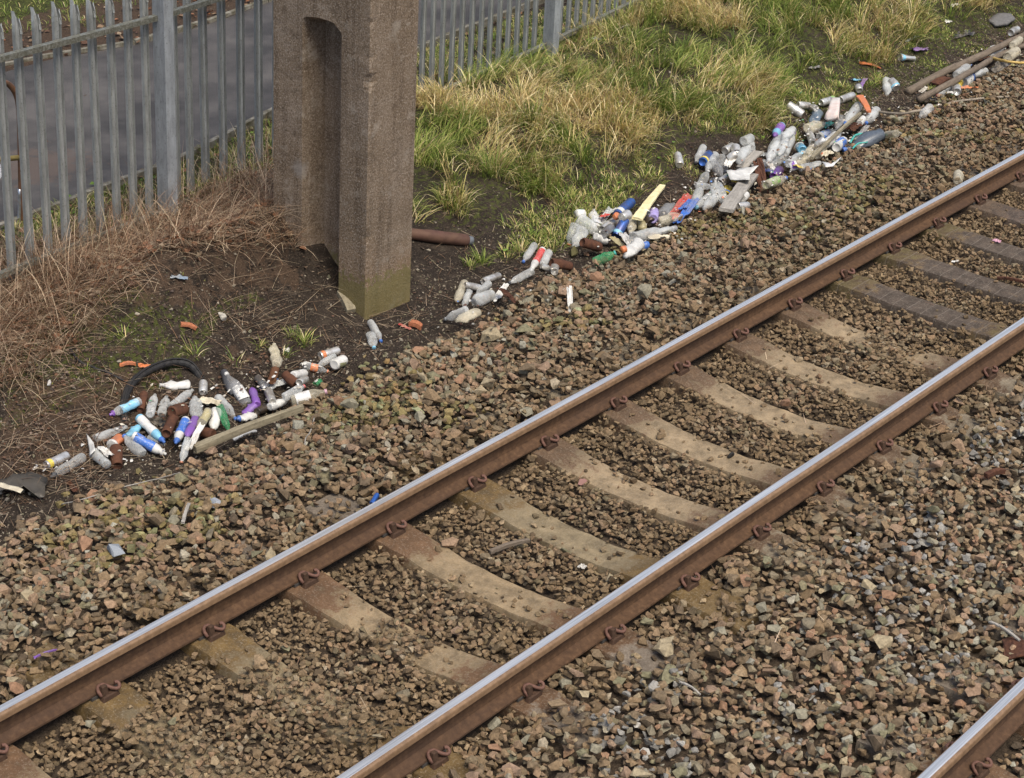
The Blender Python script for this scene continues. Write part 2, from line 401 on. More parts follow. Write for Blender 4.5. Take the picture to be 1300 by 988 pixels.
def tube_mesh(name, path, r, mat, seg=8, smooth=True, closed=False):
    V, Fc = tube(path, r, seg, True, closed); me = bpy.data.meshes.new(name); me.from_pydata(V, [], Fc)
    if smooth: me.shade_smooth()
    me.materials.append(mat); return me
def smooth_path(pts, sub=4):
    P = [np.array(p, float) for p in pts]; out = []
    for i in range(len(P)-1):
        a = P[max(i-1, 0)]; b = P[i]; c = P[i+1]; d = P[min(i+2, len(P)-1)]
        for k in range(sub):
            t = k/sub; out.append(.5*((2*b)+(-a+c)*t+(2*a-5*b+4*c-d)*t*t+(-a+3*b-3*c+d)*t**3))
    out.append(P[-1]); return out
M_CLIP = plain('rusty_spring_clip', (.12, .058, .040), .7, .1, .3, 60, .4)
M_SHO = plain('rusty_cast_shoulder', (.065, .036, .022), .8, .1, .35, 40, .3)
M_PAD = plain('worn_rail_pad', (.05, .045, .04), .8)
clip_path = smooth_path([(-.058, .104, .02), (-.064, .082, .046), (-.048, .060, .060), (-.020, .064, .066), (.002, .088, .056), (.022, .112, .044), (.048, .128, .038), (.068, .120, .048), (.066, .102, .060), (.050, .096, .062)], 4)
def mirror_mesh(me, sy):
    if sy > 0: return me
    m2 = me.copy(); bm = bmesh.new(); bm.from_mesh(m2)
    for v in bm.verts: v.co.y = -v.co.y; 
    bmesh.ops.reverse_faces(bm, faces=bm.faces); bm.to_mesh(m2); bm.free(); return m2
clip_path = [np.array([p[0]*.8, .056+(p[1]-.056)*.82, p[2]*.85]) for p in clip_path]
clip_me = tube_mesh('rail_clip', clip_path, .0095, M_CLIP, 8)
def shoulder_mesh():
    bm = bmesh.new()
    for (x0, x1, y0, y1, z0, z1, tp) in ((-.055, .055, .082, .118, -.012, .018, .8), (-.046, -.006, .072, .104, .016, .070, .75), (-.05, .05, .052, .084, .010, .030, .9)):
        vs = []
        for z, s in ((z0, 1), (z1, tp)):
            for a, b in ((x0, y0), (x1, y0), (x1, y1), (x0, y1)):
                cx, cy = (x0+x1)/2, (y0+y1)/2; vs.append(bm.verts.new((cx+(a-cx)*s, cy+(b-cy)*s, z)))
        for f in ((3, 2, 1, 0), (4, 5, 6, 7), (0, 1, 5, 4), (1, 2, 6, 5), (2, 3, 7, 6), (3, 0, 4, 7)): bm.faces.new([vs[i] for i in f])
    bmesh.ops.bevel(bm, geom=bm.edges[:], offset=.004, segments=1, affect='EDGES')
    me = bpy.data.meshes.new('clip_shoulder'); bm.to_mesh(me); bm.free(); me.materials.append(M_SHO); return me
sho_me = shoulder_mesh()
clip_m = {1: clip_me, -1: mirror_mesh(clip_me, -1)}; sho_m = {1: sho_me, -1: mirror_mesh(sho_me, -1)}
bmp = bmesh.new(); bmesh.ops.create_cube(bmp, size=1)
for v in bmp.verts: v.co = Vector((v.co.x*.17, v.co.y*.142, v.co.z*.016+.004))
pad_me = bpy.data.meshes.new('rail_pad'); bmp.to_mesh(pad_me); bmp.free(); pad_me.materials.append(M_PAD)
PITCH = .69127
def sleeper(x, yc, kind, dip, label, seed, group):
    root = empty('railway_sleeper', (x, yc, 0)); tag(root, label, 'sleeper', group)
    root.rotation_euler.z = random.uniform(-.012, .012)
    mk('beam', sleeper_mesh(dip, seed), SM[kind], root)
    for ry in (.7525, -.7525):
        o = mk('rail_pad', pad_me, None, root); o.location = (0, ry, 0)
        for s in (1, -1):
            o = mk('clip_shoulder', sho_m[s], None, root); o.location = (0, ry, 0)
            o = mk('rail_clip', clip_m[s], None, root); o.location = (random.uniform(-.01, .01), ry, 0); o.rotation_euler.z = random.uniform(-.05, .05)*s
KINDS = {0: 'olive', 1: 'olive', 2: 'rust', 3: 'rust', 4: 'olive', 5: 'sand', 6: 'sand', 7: 'sand', 8: 'sand', 9: 'sand', 10: 'dark', 11: 'dark', 12: 'dark', 13: 'brown', 14: 'brown'}
DESC = {-2: 'brown concrete sleeper crossing the near rail at the very bottom', -1: 'olive brown sleeper mostly buried, below the bottom left clips',
 0: 'olive stained sleeper with its top buried, at the bottom left rail clip', 1: 'tan sleeper half buried under ballast, second clip up from bottom left',
 2: 'broken looking rust brown sleeper with gravel over its middle, third from bottom left', 3: 'rust brown sleeper with cream patch beside the loose stick, fourth from bottom left',
 4: 'mossy olive sleeper with yellow stain, fifth from bottom left', 5: 'sandy cream sleeper between mossy one and middle of the track, sixth from bottom left',
 6: 'long cream dusted sleeper, seventh from bottom left', 7: 'brown and cream sleeper with small black stones on it, eighth from bottom left',
 8: 'grey brown sleeper with pale chipped middle, ninth from bottom left', 9: 'pale sleeper with gravel lapping its centre, last before the dark ribbed ones',
 10: 'dark ribbed sleeper with olive end, nearest of the ribbed ones', 11: 'dark ribbed sleeper, second of the ribbed ones', 12: 'dark ribbed sleeper, farthest of the ribbed ones',
 13: 'smooth dark brown sleeper near the right edge beyond the ribbed ones', 14: 'dark brown sleeper at the far right end of the track', 15: 'brown sleeper just past the right edge of the view', 16: 'brown sleeper beyond the right picture edge, last of the track',
 }
for k in range(-2, 17):
    dip = .06 if k < 10 else .018
    sleeper(k*PITCH, 0, KINDS.get(k, 'rust' if k < 0 else 'brown'), dip, DESC.get(k, 'brown concrete sleeper %s of the track beyond the picture edge' % ('at the near end' if k < 0 else 'at the far end')), k+10, 'concrete sleepers under the litter side track')
for k in range(2, 7):
    sleeper(k*PITCH+.28, -3.4475, 'rust', .05, ['nearest of the sleepers under the bottom right corner rail, below the frame edge', 'second sleeper under the bottom right rail, half covered by ballast', 'third sleeper under the bottom right rail, its end showing in the ballast', 'fourth sleeper under the bottom right rail, next to the rusty plate', 'farthest sleeper of the bottom right rail, mostly beyond the right edge'][k-2], k+60, 'sleepers under the bottom right rail')

# ---------------------------------------------------------------- concrete mast
def mast_mat():
    m, n, b = material('weathered_aggregate_concrete'); p = objco(n)
    f = noise(n, 2.2, 6, .6, p); g = noise(n, 75, 4, .85, p); h = noise(n, 26, 5, .7, p)
    vo = nd(n, 'ShaderNodeTexVoronoi'); vo.inputs['Scale'].default_value = 95; n.links.new(p, vo.inputs['Vector'])
    sp = nd(n, 'ShaderNodeSeparateXYZ'); n.links.new(p, sp.inputs[0])
    c = ramp(n, f, [(.3, (.155, .11, .07)), (.5, (.21, .155, .105)), (.7, (.28, .22, .165))])
    low = ramp(n, math_(n, 'ADD', sp.outputs[2], math_(n, 'MULTIPLY', f, .8)), [(.35, (1,)*3), (1.3 if False else 1.0, (0,)*3)])
    c = mixc(n, math_(n, 'MULTIPLY', low, .7), c, (.33, .20, .105))
    st = nd(n, 'ShaderNodeMapping'); st.inputs['Scale'].default_value = (9, 9, .5); n.links.new(p, st.inputs[0])
    sk = noise(n, 1.6, 5, .65, st.outputs[0])
    c = mixc(n, math_(n, 'MULTIPLY', ramp(n, sk, [(.47, (0,)*3), (.64, (1,)*3)]), .6), c, (.09, .06, .036))
    c = mixc(n, ramp(n, g, [(.52, (0,)*3), (.62, (.7,)*3)]), c, (.40, .34, .28))
    c = mixc(n, ramp(n, g, [(.40, (.8,)*3), (.48, (0,)*3)]), c, (.09, .066, .048))
    bl_ = noise(n, 6, 5, .7, p)
    c = mixc(n, ramp(n, bl_, [(.56, (0,)*3), (.68, (.55,)*3)]), c, (.36, .31, .25))
    c = mixc(n, ramp(n, bl_, [(.30, (.6,)*3), (.42, (0,)*3)]), c, (.085, .06, .04))
    c = mixc(n, ramp(n, vo.outputs['Distance'], [(.0, (.35,)*3), (.25, (0,)*3)]), c, (.33, .29, .25))
    ms = math_(n, 'ADD', math_(n, 'MULTIPLY', sp.outputs[2], 1.6), math_(n, 'MULTIPLY', h, -1.0))
    c = mixc(n, ramp(n, ms, [(-.58, (.7,)*3), (-.40, (.15,)*3), (-.2, (0,)*3)]), c, (.16, .14, .05))
    dv = nd(n, 'ShaderNodeVectorMath', operation='DISTANCE'); n.links.new(p, dv.inputs[0]); dv.inputs[1].default_value = (0, .66, .98)
    c = mixc(n, ramp(n, math_(n, 'ADD', dv.outputs['Value'], math_(n, 'MULTIPLY', h, .14)), [(.10, (.75,)*3), (.15, (0,)*3)]), c, (.27, .24, .21))
    n.links.new(c, b.inputs['Base Color']); b.inputs['Roughness'].default_value = .92; b.inputs['Specular IOR Level'].default_value = .15
    bump(n, b, math_(n, 'ADD', g, h), .8, .008); return m
def mast():
    W, D = .48, .92; ya, yb = .265, .63; nd_ = .20; ztop = 6.0
    zs = np.concatenate([np.arange(-.5, 3.2, .035), np.arange(3.2, ztop+.01, .3)]); rings = []
    zt = 2.08
    def ring(z):
        # outline points: start at front left corner, go along front (-y) face, right face, back, left face with notch
        d1 = nd_*(1-sst(zt-.06, zt+.0, z)); 
        zc = zt
        c = .012
        pts = [(c, 0), (W-c, 0), (W, c)]
        dr = nd_*(1-sst(zt-.06, zt, z))
        pts += [(W, ya), (W-dr, ya+.03), (W-dr, yb-.03), (W, yb), (W, D-c), (W-c, D), (c, D), (0, D-c), (0, yb), (d1, yb-.03), (d1, ya+.03), (0, ya), (0, c)]
        out = []
        for i, p in enumerate(pts):
            q = pts[(i+1) % len(pts)]; L = math.hypot(q[0]-p[0], q[1]-p[1]); k = 1 if L < .05 else max(1, int(round(L/.05))) if L > 1e-5 else 1
            k = [1, 8, 1, 5, 3, 6, 3, 5, 1, 8, 1, 5, 3, 6, 3, 5][(i+15) % 16] if False else KK[i]
            for j in range(k): out.append((p[0]+(q[0]-p[0])*j/k, p[1]+(q[1]-p[1])*j/k))
        return out
    KK = [8, 1, 5, 3, 6, 3, 5, 1, 8, 1, 5, 3, 6, 3, 5, 1]
    V = []
    for z in zs:
        R = ring(z)
        for (x, y) in R:
            v = Vector((x, y, z)); s = mnoise.noise(v*4)*.005+mnoise.noise(v*17)*.0018+mnoise.noise(v*40)*.0014; cr = min(x, W-x)+min(y, D-y) < .03; s -= (max(0, mnoise.noise(Vector((x, y, z*7)))-.12)*.05 if cr and x < W/2 and y < D/2 else 0)*-1
            # arch: lift of the recess top towards its middle handled by shifting z of notch points
            dz = 0
            if ya <= y <= yb and z > zt-.12: dz = .03*math.sin((y-ya)/(yb-ya)*math.pi)+.02*mnoise.noise(Vector((y*40, 0, 5)))-.035*(1 if y < ya+.05 else 0)*((ya+.05-y)/.05)
            V.append((x+s, y+s*.8, z+dz))
    n = len(ring(0)); Fc = []
    for i in range(len(zs)-1):
        for j in range(n): Fc.append((i*n+j, i*n+(j+1) % n, (i+1)*n+(j+1) % n, (i+1)*n+j))
    Fc.append(tuple((len(zs)-1)*n+j for j in range(n)))
    me = bpy.data.meshes.new('concrete_mast'); me.from_pydata(V, [], Fc)
    bm = bmesh.new(); bm.from_mesh(me); bmesh.ops.recalc_face_normals(bm, faces=bm.faces); bm.to_mesh(me); bm.free()
    o = mk('concrete_mast', me, mast_mat()); o.location = (4.43, 3.06, -.33)
    me.shade_flat()
    tag(o, 'tall weathered concrete mast with a long recess, standing in front of the fence', 'concrete mast')
mast()

# ---------------------------------------------------------------- palisade fence
def galv(name, col, moss=.0):
    m, n, b = material(name); p = geopos(n)
    st = nd(n, 'ShaderNodeMapping'); st.inputs['Scale'].default_value = (1, 1, .25); n.links.new(p, st.inputs[0])
    f = noise(n, 22, 5, .65, st.outputs[0]); g = noise(n, 60, 4, .7, p)
    c = ramp(n, f, [(.35, tuple(x*.78 for x in col)), (.65, tuple(x*1.2 for x in col))])
    c = mixc(n, ramp(n, g, [(.56-.2*moss, (0,)*3), (.75-.2*moss, (.75,)*3)]), c, (.085, .085, .05))
    n.links.new(c, b.inputs['Base Color']); b.inputs['Metallic'].default_value = .35; b.inputs['Roughness'].default_value = .5; return m
M_PALE = galv('galvanised_pale', (.33, .34, .33)); M_FRAIL = galv('mossy_galvanised_rail', (.27, .265, .235), .9); M_POST = galv('galvanised_post', (.36, .38, .40))
FP = [(-.72, 4.14, .17), (1.8, 4.57, .17), (4.32, 5.0, -.02), (4.91, 5.16, -.07), (6.8, 5.12, .04), (9.28, 5.27, .13), (11.8, 5.45, .25), (14.3, 5.7, .3), (16.8, 5.95, .3)]
FP = [np.array(p) for p in FP]; RH = 1.5
def fence_pt(s):
    for a, b in zip(FP[:-1], FP[1:]):
        L = np.linalg.norm((b-a)[:2])
        if s <= L: return a+(b-a)*s/L, (b-a)/L
        s -= L
    return FP[-1], (FP[-1]-FP[-2])/np.linalg.norm(FP[-1]-FP[-2])
def pale_mesh():
    pr = [(-.034, .0), (-.031, .024), (-.021, .026), (-.009, .002), (.009, .002), (.021, .026), (.031, .024), (.034, .0)]
    th = .003; V = []; n = len(pr)
    lv = [(-.10, 1, 0), (RH+.05, 1, 0), (RH+.13, 1, .0), (RH+.17, .82, .004), (RH+.215, .48, .012), (RH+.26, .04, .03)]
    for z, s, k in lv:
        for j, (u, v) in enumerate(pr):
            wing = False
            zz = z-(.035 if wing and z > RH+.18 else 0)
            uu = u*s if not wing else math.copysign(max(abs(u)*s, .036+(k*1.6 if k > .005 else 0)) if z < RH+.24 else abs(u)*.95+.008, u)
            vv = v+k*(.9 if not wing else 1.3)
            V.append((uu, vv, zz))
    base = len(V)
    V += [(x, y+th, z) for x, y, z in V]; Fc = []
    for i in range(len(lv)-1):
        for j in range(n-1):
            if i == len(lv)-2 and j in (0, 6): continue
            a = i*n+j; Fc.append((a, a+1, a+n+1, a+n)); Fc.append((base+a+n, base+a+n+1, base+a+1, base+a))
        for j in (0, n-1):
            a = i*n+j; q = (a, a+n, base+a+n, base+a); Fc.append(q if j == 0 else q[::-1])
    for j in range(n-1): Fc.append((j+1, j, base+j, base+j+1))
    for sg in (1,):
        k0 = len(V); hk = [(.041, 0, .10, .020), (.043, .006, .135, .018), (.052, .020, .165, .014), (.060, .034, .182, .008), (.070, .044, .19, .001)]
        for u, v, z, w_ in hk: V += [(sg*u, v, RH+z), (sg*(u-w_), v+.003, RH+z+.004)]
        for q in range(4): Fc.append((k0+2*q, k0+2*q+1, k0+2*q+3, k0+2*q+2))
    me = bpy.data.meshes.new('pale'); me.from_pydata(V, [], Fc); me.materials.append(M_PALE); return me
def box_between(name, a, b, w, h, mat, parent, L_shape=True):
    a = Vector(a); b = Vector(b); d = (b-a); L = d.length; me = bpy.data.meshes.new(name)
    pr = [(-w/2, -h/2), (w/2, -h/2), (w/2, -h/2+.006), (-w/2+.006, -h/2+.006), (-w/2+.006, h/2), (-w/2, h/2)] if L_shape else [(-w/2, -h/2), (w/2, -h/2), (w/2, h/2), (-w/2, h/2)]
    if L_shape: pr = [(u, -v) for u, v in pr][::-1]
    n = len(pr); V = [(0, u, v) for u, v in pr]+[(L, u, v) for u, v in pr]
    Fc = [(j, (j+1) % n, n+(j+1) % n, n+j) for j in range(n)]+[tuple(range(n))[::-1], tuple(range(n, 2*n))]
    me.from_pydata(V, [], Fc); bm = bmesh.new(); bm.from_mesh(me); bmesh.ops.recalc_face_normals(bm, faces=bm.faces); bm.to_mesh(me); bm.free()
    o = mk(name, me, mat, parent); d.normalize(); yx = Vector((0, 0, 1)).cross(d).normalized(); zx = d.cross(yx)
    o.matrix_local = Matrix(((d.x, yx.x, zx.x, a.x), (d.y, yx.y, zx.y, a.y), (d.z, yx.z, zx.z, a.z), (0, 0, 0, 1))); return o
fence = empty('palisade_fence', (0, 0, 0)); tag(fence, 'grey galvanised steel palisade fence with pointed pales along the path', 'fence')
pm = pale_mesh()
tot = sum(np.linalg.norm((b-a)[:2]) for a, b in zip(FP[:-1], FP[1:])); s = 1.7
SP1 = np.linalg.norm((FP[1]-FP[0])[:2])+np.linalg.norm((FP[2]-FP[1])[:2])
SM_ = SP1+np.linalg.norm((FP[3]-FP[2])[:2])+1.0
posts = [1, 2, 4, 5, 6, 7]
post_s = [sum(np.linalg.norm((FP[j+1]-FP[j])[:2]) for j in range(i)) for i in posts]
s = SP1-.105-.187*17
while s < tot-.1:
    pit = .187 if s < SM_ else .140
    if all(abs(s-q) > .07 for q in post_s):
        P, d = fence_pt(s); o = mk('pale', pm, None, fence); nrm = Vector((d[1], -d[0], 0)).normalized()
        o.location = Vector(P)-nrm*.045+Vector((0, 0, random.uniform(-.012, .012)))
        o.rotation_euler = (random.uniform(-.005, .005), random.uniform(-.005, .005), math.atan2(d[1], d[0])+random.uniform(-.05, .05))
    if s >= SM_: o.scale = (.72, 1, 1)
    s += pit
for a, b in zip(FP[:-1], FP[1:]):
    for h in (0, RH):
        box_between('fence_rail', a+[0, 0, h], b+[0, 0, h], .045, .038, M_FRAIL, fence)
for i in posts:
    P = FP[i]; o = box_between('post', P+[.0, -.035, -.5], P+[.001, -.035, RH+.30], .12, .09, M_POST, fence, False)
# bolts through the rails
bmb = bmesh.new(); bmesh.ops.create_uvsphere(bmb, u_segments=6, v_segments=4, radius=.008); bolt = bpy.data.meshes.new('bolt'); bmb.to_mesh(bolt); bmb.free(); bolt.materials.append(M_POST)
for i in posts:
    for h in (0, RH):
        o = mk('bolt', bolt, None, fence); o.location = Vector(FP[i])+Vector((.03, -.03, h))

# barrier behind the fence on the left
M_BROWN = plain('brown_painted_tube', (.17, .075, .035), .5, 0, .35, 18, .5, 1, (.05, .04, .03), .5); M_SILV = plain('silver_tube', (.45, .47, .5), .35, .8)
M_TAN = plain('tan_stained_tube', (.28, .22, .08), .6)
bar = empty('path_barrier', (3.45, 5.6, 0)); tag(bar, 'brown tubular path barrier with mesh panel behind the fence at left edge', 'barrier')
def loc(px, py, y=5.6): return aty(px, py, y)-np.array([3.45, 5.6, 0])
hoop = smooth_path([loc(28, 296), loc(27, 250), loc(26, 190), loc(25, 150), loc(22, 125), loc(14, 110), loc(2, 104), loc(-30, 103)], 4)
mk('hoop', tube_mesh('hoop', hoop, .022, M_BROWN, 10), None, bar)
mk('cross_tube', tube_mesh('cross_tube', [loc(-30, 205), loc(26, 200)], .02, M_TAN, 10), None, bar)
mk('bottom_tube', tube_mesh('bottom_tube', smooth_path([loc(-30, 296), loc(2, 294), loc(16, 290), loc(24, 278), loc(25, 240)], 4), .014, M_SILV, 8), None, bar)
V = []; Fc = []
for i in range(26):
    for sgn in (1, -1):
        pa = loc(-22+i*1.8-3, 208); pb = pa+np.array([sgn*.0, 0, 0])
        top = loc(-30+i*1.7, 209); x0 = top[0]; z0 = top[2]
        x1 = x0+sgn*.42
        v, f = tube([(x0, 0, z0), (x1, 0, z0-.42)], .003, 4)
        lim = loc(12, 250)[0]
        if max(x0, x1) > lim+.02: continue
        k = len(V); V += v; Fc += [tuple(a+k for a in q) for q in f]
me = bpy.data.meshes.new('mesh_panel'); me.from_pydata(V, [], Fc); me.materials.append(M_SILV); mk('mesh_panel', me, None, bar)

# ---------------------------------------------------------------- ballast
def hull(npts, seed, sh=(1, .8, .58)):
    r = random.Random(seed); bm = bmesh.new()
    for i in range(npts):
        v = Vector((r.gauss(0, 1), r.gauss(0, 1), r.gauss(0, 1))); v.normalize()
        m = max(abs(v.x), abs(v.y), abs(v.z)); v = v*(.45+.55/m) * r.uniform(.78, 1)
        bm.verts.new((v.x*sh[0]*r.uniform(.9, 1.1), v.y*sh[1], v.z*sh[2]))
    bmesh.ops.convex_hull(bm, input=bm.verts[:])
    for v in [v for v in bm.verts if not v.link_faces]: bm.verts.remove(v)
    bmesh.ops.triangulate(bm, faces=bm.faces[:]); bm.verts.ensure_lookup_table()
    V = np.array([v.co[:] for v in bm.verts]); T = np.array([[v.index for v in f.verts] for f in bm.faces])
    bm.verts.index_update(); T = np.array([[v.index for v in f.verts] for f in bm.faces]); V = np.array([v.co[:] for v in bm.verts]); bm.free()
    V /= 1.05; return V, T
NEAR_T = [hull(random.Random(i).choice([11, 12, 13, 15]), 100+i, (1, random.Random(i).uniform(.62, .95), random.Random(i*3).uniform(.4, .75))) for i in range(40)]
FAR_T = [hull(9, 300+i, (1, .78, .58)) for i in range(20)]
HX0, HY0, HS = -3.0, -6.0, .012; HNX, HNY = int(22/HS), int(13/HS)
gx = HX0+np.arange(HNX)*HS; gy = HY0+np.arange(HNY)*HS
GX, GY = np.meshgrid(gx, gy, indexing='ij'); HM = gz(GX, GY).astype(np.float32)
def mark_box(x0, x1, y0, y1, z):
    a, b, c, d = [int(round(v)) for v in ((x0-HX0)/HS, (x1-HX0)/HS, (y0-HY0)/HS, (y1-HY0)/HS)]
    a = max(a, 0); c = max(c, 0)
    if b > a and d > c: HM[a:b, c:d] = np.maximum(HM[a:b, c:d], z)
for k in range(-4, 26):
    for y0_ in np.arange(-1.25, 1.25, .05):
        a_ = abs(y0_+.025); dp = .06 if k < 10 else .018
        mark_box(k*PITCH-.13, k*PITCH+.13, y0_, y0_+.05, float(np.interp(a_, [0, .25, .55, .66, .86, .98, 1.25], [-dp, -dp*.92, -dp*.3, -.006, -.006, -.022, -.03])))
for k in range(2, 7):
    mark_box(k*PITCH+.15, k*PITCH+.41, -2.55, -2.2, -.03)
def rand_rot(n, tilt):
    az = rng.uniform(0, 2*math.pi, n); ax = rng.uniform(0, 2*math.pi, n); t = rng.normal(0, tilt, n)
    c, s = np.cos(az), np.sin(az); Z = np.zeros((n, 3, 3)); Z[:, 0, 0] = c; Z[:, 0, 1] = -s; Z[:, 1, 0] = s; Z[:, 1, 1] = c; Z[:, 2, 2] = 1
    kx, ky = np.cos(ax), np.sin(ax); ct, st = np.cos(t), np.sin(t); v = 1-ct
    T = np.zeros((n, 3, 3)); T[:, 0, 0] = ct+kx*kx*v; T[:, 0, 1] = kx*ky*v; T[:, 0, 2] = ky*st; T[:, 1, 0] = kx*ky*v; T[:, 1, 1] = ct+ky*ky*v; T[:, 1, 2] = -kx*st
    T[:, 2, 0] = -ky*st; T[:, 2, 1] = kx*st; T[:, 2, 2] = ct
    return T@Z
def in_view(x, y, z, mx=200, my=140):
    px, py, d = project(np.stack([x, y, z], -1)); return (d > 0) & (px > -mx) & (px < 1300+mx) & (py > -my) & (py < 988+my)
def candidates():
    out = []
    for (y0, y1, pitch, passes, base, sd) in ((-.86, .82, .035, 3, .0190, .28), (.80, 2.75, .048, 3, .0265, .32), (-2.66, -.84, .048, 3, .0265, .30), (-5.4, -2.77, .055, 2, .028, .25)):
        for p in range(passes):
            xs = np.arange(-2.6, 18.4, pitch); ys = np.arange(y0, y1, pitch); X, Y = np.meshgrid(xs, ys, indexing='ij'); X = X.ravel(); Y = Y.ravel()
            X = X+rng.uniform(0, pitch, X.size); Y = Y+rng.uniform(0, pitch, X.size)
            k = rng.random(X.size) < (1.0, .62, .32)[p]
            X = X[k]; Y = Y[k]; sz = base*np.exp(rng.normal(0, sd, X.size)); sz[rng.random(X.size) < .03] *= 1.5
            out.append(np.stack([X, Y, sz, np.full(X.size, p)+rng.random(X.size)], -1))
    A = np.concatenate(out); x, y, sz = A[:, 0], A[:, 1], A[:, 2]
    keep = in_view(x, y, gz(x, y))
    edge = 2.42+.30*(fbm(x, y, .6, 21)-.5)*2
    keep &= (y < edge) | (rng.random(len(x)) < np.exp(-(y-edge)/.09)*.55)
    for ry in RY[:3]: keep &= (np.abs(y-ry) > (.066+sz*.45)) | ((np.abs(y-ry) < .066+sz*.45) & (A[:, 3] < 1) & (np.abs(y-ry) > .035))
    under = np.zeros(len(x), bool)
    for ry in RY[:3]: under |= np.abs(y-ry) < .066+sz*.45
    A[under, 2] = np.minimum(A[under, 2], .017)
    ph = np.abs((x/PITCH+.5) % 1-.5)*PITCH; ks = np.round(x/PITCH)
    onsl = (ph < .118+.05*fbm(x, y, .09, 17)) & (np.abs(y) < 1.28)
    pr = np.interp(np.abs(y), [0, .4, .7, .95, 1.25], [.09, .06, .01, .02, .55])
    pr = np.where(y > .8, .72*(fbm(x, y, .5, 8) > .34)+.22, pr); pr = np.where((y > .8) & (ks == 3), .25, pr)
    pr = np.where(y < -.84, np.interp(-y, [.84, 1.0, 1.15, 1.28], [.02, .25, .6, .9]), pr)
    pr = np.where((ks == 2) & (np.abs(y+.02) < .17), .9, pr); pr = np.where((ks == 9) & (np.abs(y+.12) < .2), .7, pr); pr = np.where((ks == 0) & (y < .45), .9, pr); pr = np.where((ks == 1) & (y < .36), .85, pr)
    pr = np.where((ks >= 10) & (np.abs(y) < .7), .012, pr)
    keep &= (~onsl) | (rng.random(len(x)) < pr)
    clipz = (ph < .11) & ((np.abs(np.abs(y)-.7525) < .19))
    keep &= ~clipz
    A = A[keep]; A = A[np.argsort(A[:, 3], kind='stable')]; return A
A = candidates(); N = len(A); print('stones', N)
rot = rand_rot(N, .38); asp = rng.uniform(.8, 1.1, N); tid = rng.integers(0, 40, N)
Zs = np.zeros(N); top = np.zeros(N, bool)
for i in range(N):
    x, y, s_, _ = A[i]; r = s_*.72; k = int(r/HS)+1
    ix = int((x-HX0)/HS); iy = int((y-HY0)/HS)
    if ix-k < 0 or iy-k < 0 or ix+k+1 >= HNX or iy+k+1 >= HNY: Zs[i] = gz(x, y); continue
    wdw = HM[ix-k:ix+k+1, iy-k:iy+k+1]; v = wdw.ravel(); m = .45*v.max()+.55*v.mean()
    z = m+s_*.34; Zs[i] = z
    g = np.arange(-k, k+1)*HS; rr = (g[:, None]**2+g[None]**2)/(r*r*1.25)
    capz = z+s_*.5*np.sqrt(np.clip(1-rr, 0, 1)); np.maximum(wdw, np.where(rr < 1, capz, -9), out=wdw)
pos = np.stack([A[:, 0], A[:, 1], Zs], -1); size = A[:, 2]*asp
ci = rng.choice(len(STONE_PAL), N, p=STONE_W); colr = STONE_PAL[ci]*rng.uniform(.8, 1.18, (N, 1))
yy = A[:, 1]; rustz = np.exp(-((np.abs(yy)-.75)/.55)**2)*.75+(np.abs(yy) < .7)*.40
gm = colr.mean(1, keepdims=True); brown = gm*np.array([1.30, .90, .50])*.82
rz = np.clip(rustz, 0, .85)[:, None]; colr = colr*(1-rz)+brown*rz
pale = (fbm(A[:, 0], yy, .7, 41) > .56) & (yy < -1.15); pm_ = (pale & (rng.random(N) < .28))[:, None]
colr = np.where(pm_, gm*np.array([1.45, 1.36, 1.2]), colr)
olive = (fbm(A[:, 0], yy, .6, 51) > .58) & (yy > 1.2); colr = np.where((olive & (rng.random(N) < .6))[:, None], colr*np.array([.88, .98, .72]), colr)
px, py, dep = project(pos)
scr = size*F/dep; vis = (px > 3) & (px < 1297) & (py > 3) & (py < 985) & (A[:, 3] > 1.0)
cand = np.where(vis)[0]; single = set(cand[np.argsort(-scr[cand])[:300]].tolist())
def join_stones(name, idx, templ, colors, mat, parent=None):
    Vs, Ts, Cs, off = [], [], [], 0
    for t, (tv, tf) in enumerate(templ):
        j = idx[(tid[idx] % len(templ)) == t]
        if not len(j): continue
        P = np.einsum('nij,vj->nvi', rot[j], tv)*size[j][:, None, None]+pos[j][:, None]
        n, k = len(j), len(tv); Vs.append(P.reshape(-1, 3)); Ts.append((tf[None]+(np.arange(n)*k)[:, None, None]).reshape(-1, 3)+off); off += n*k
        Cs.append(np.repeat(colors[j], k, 0))
    me = mesh_np(name, np.concatenate(Vs), np.concatenate(Ts), np.concatenate(Cs), mat); print(name, len(me.polygons))
    return mk(name, me, None, parent)
allidx = np.array([i for i in range(N) if i not in single])
near = allidx[dep[allidx] < 14.5]; far = allidx[dep[allidx] >= 14.5]
nn = len(NEAR_T)
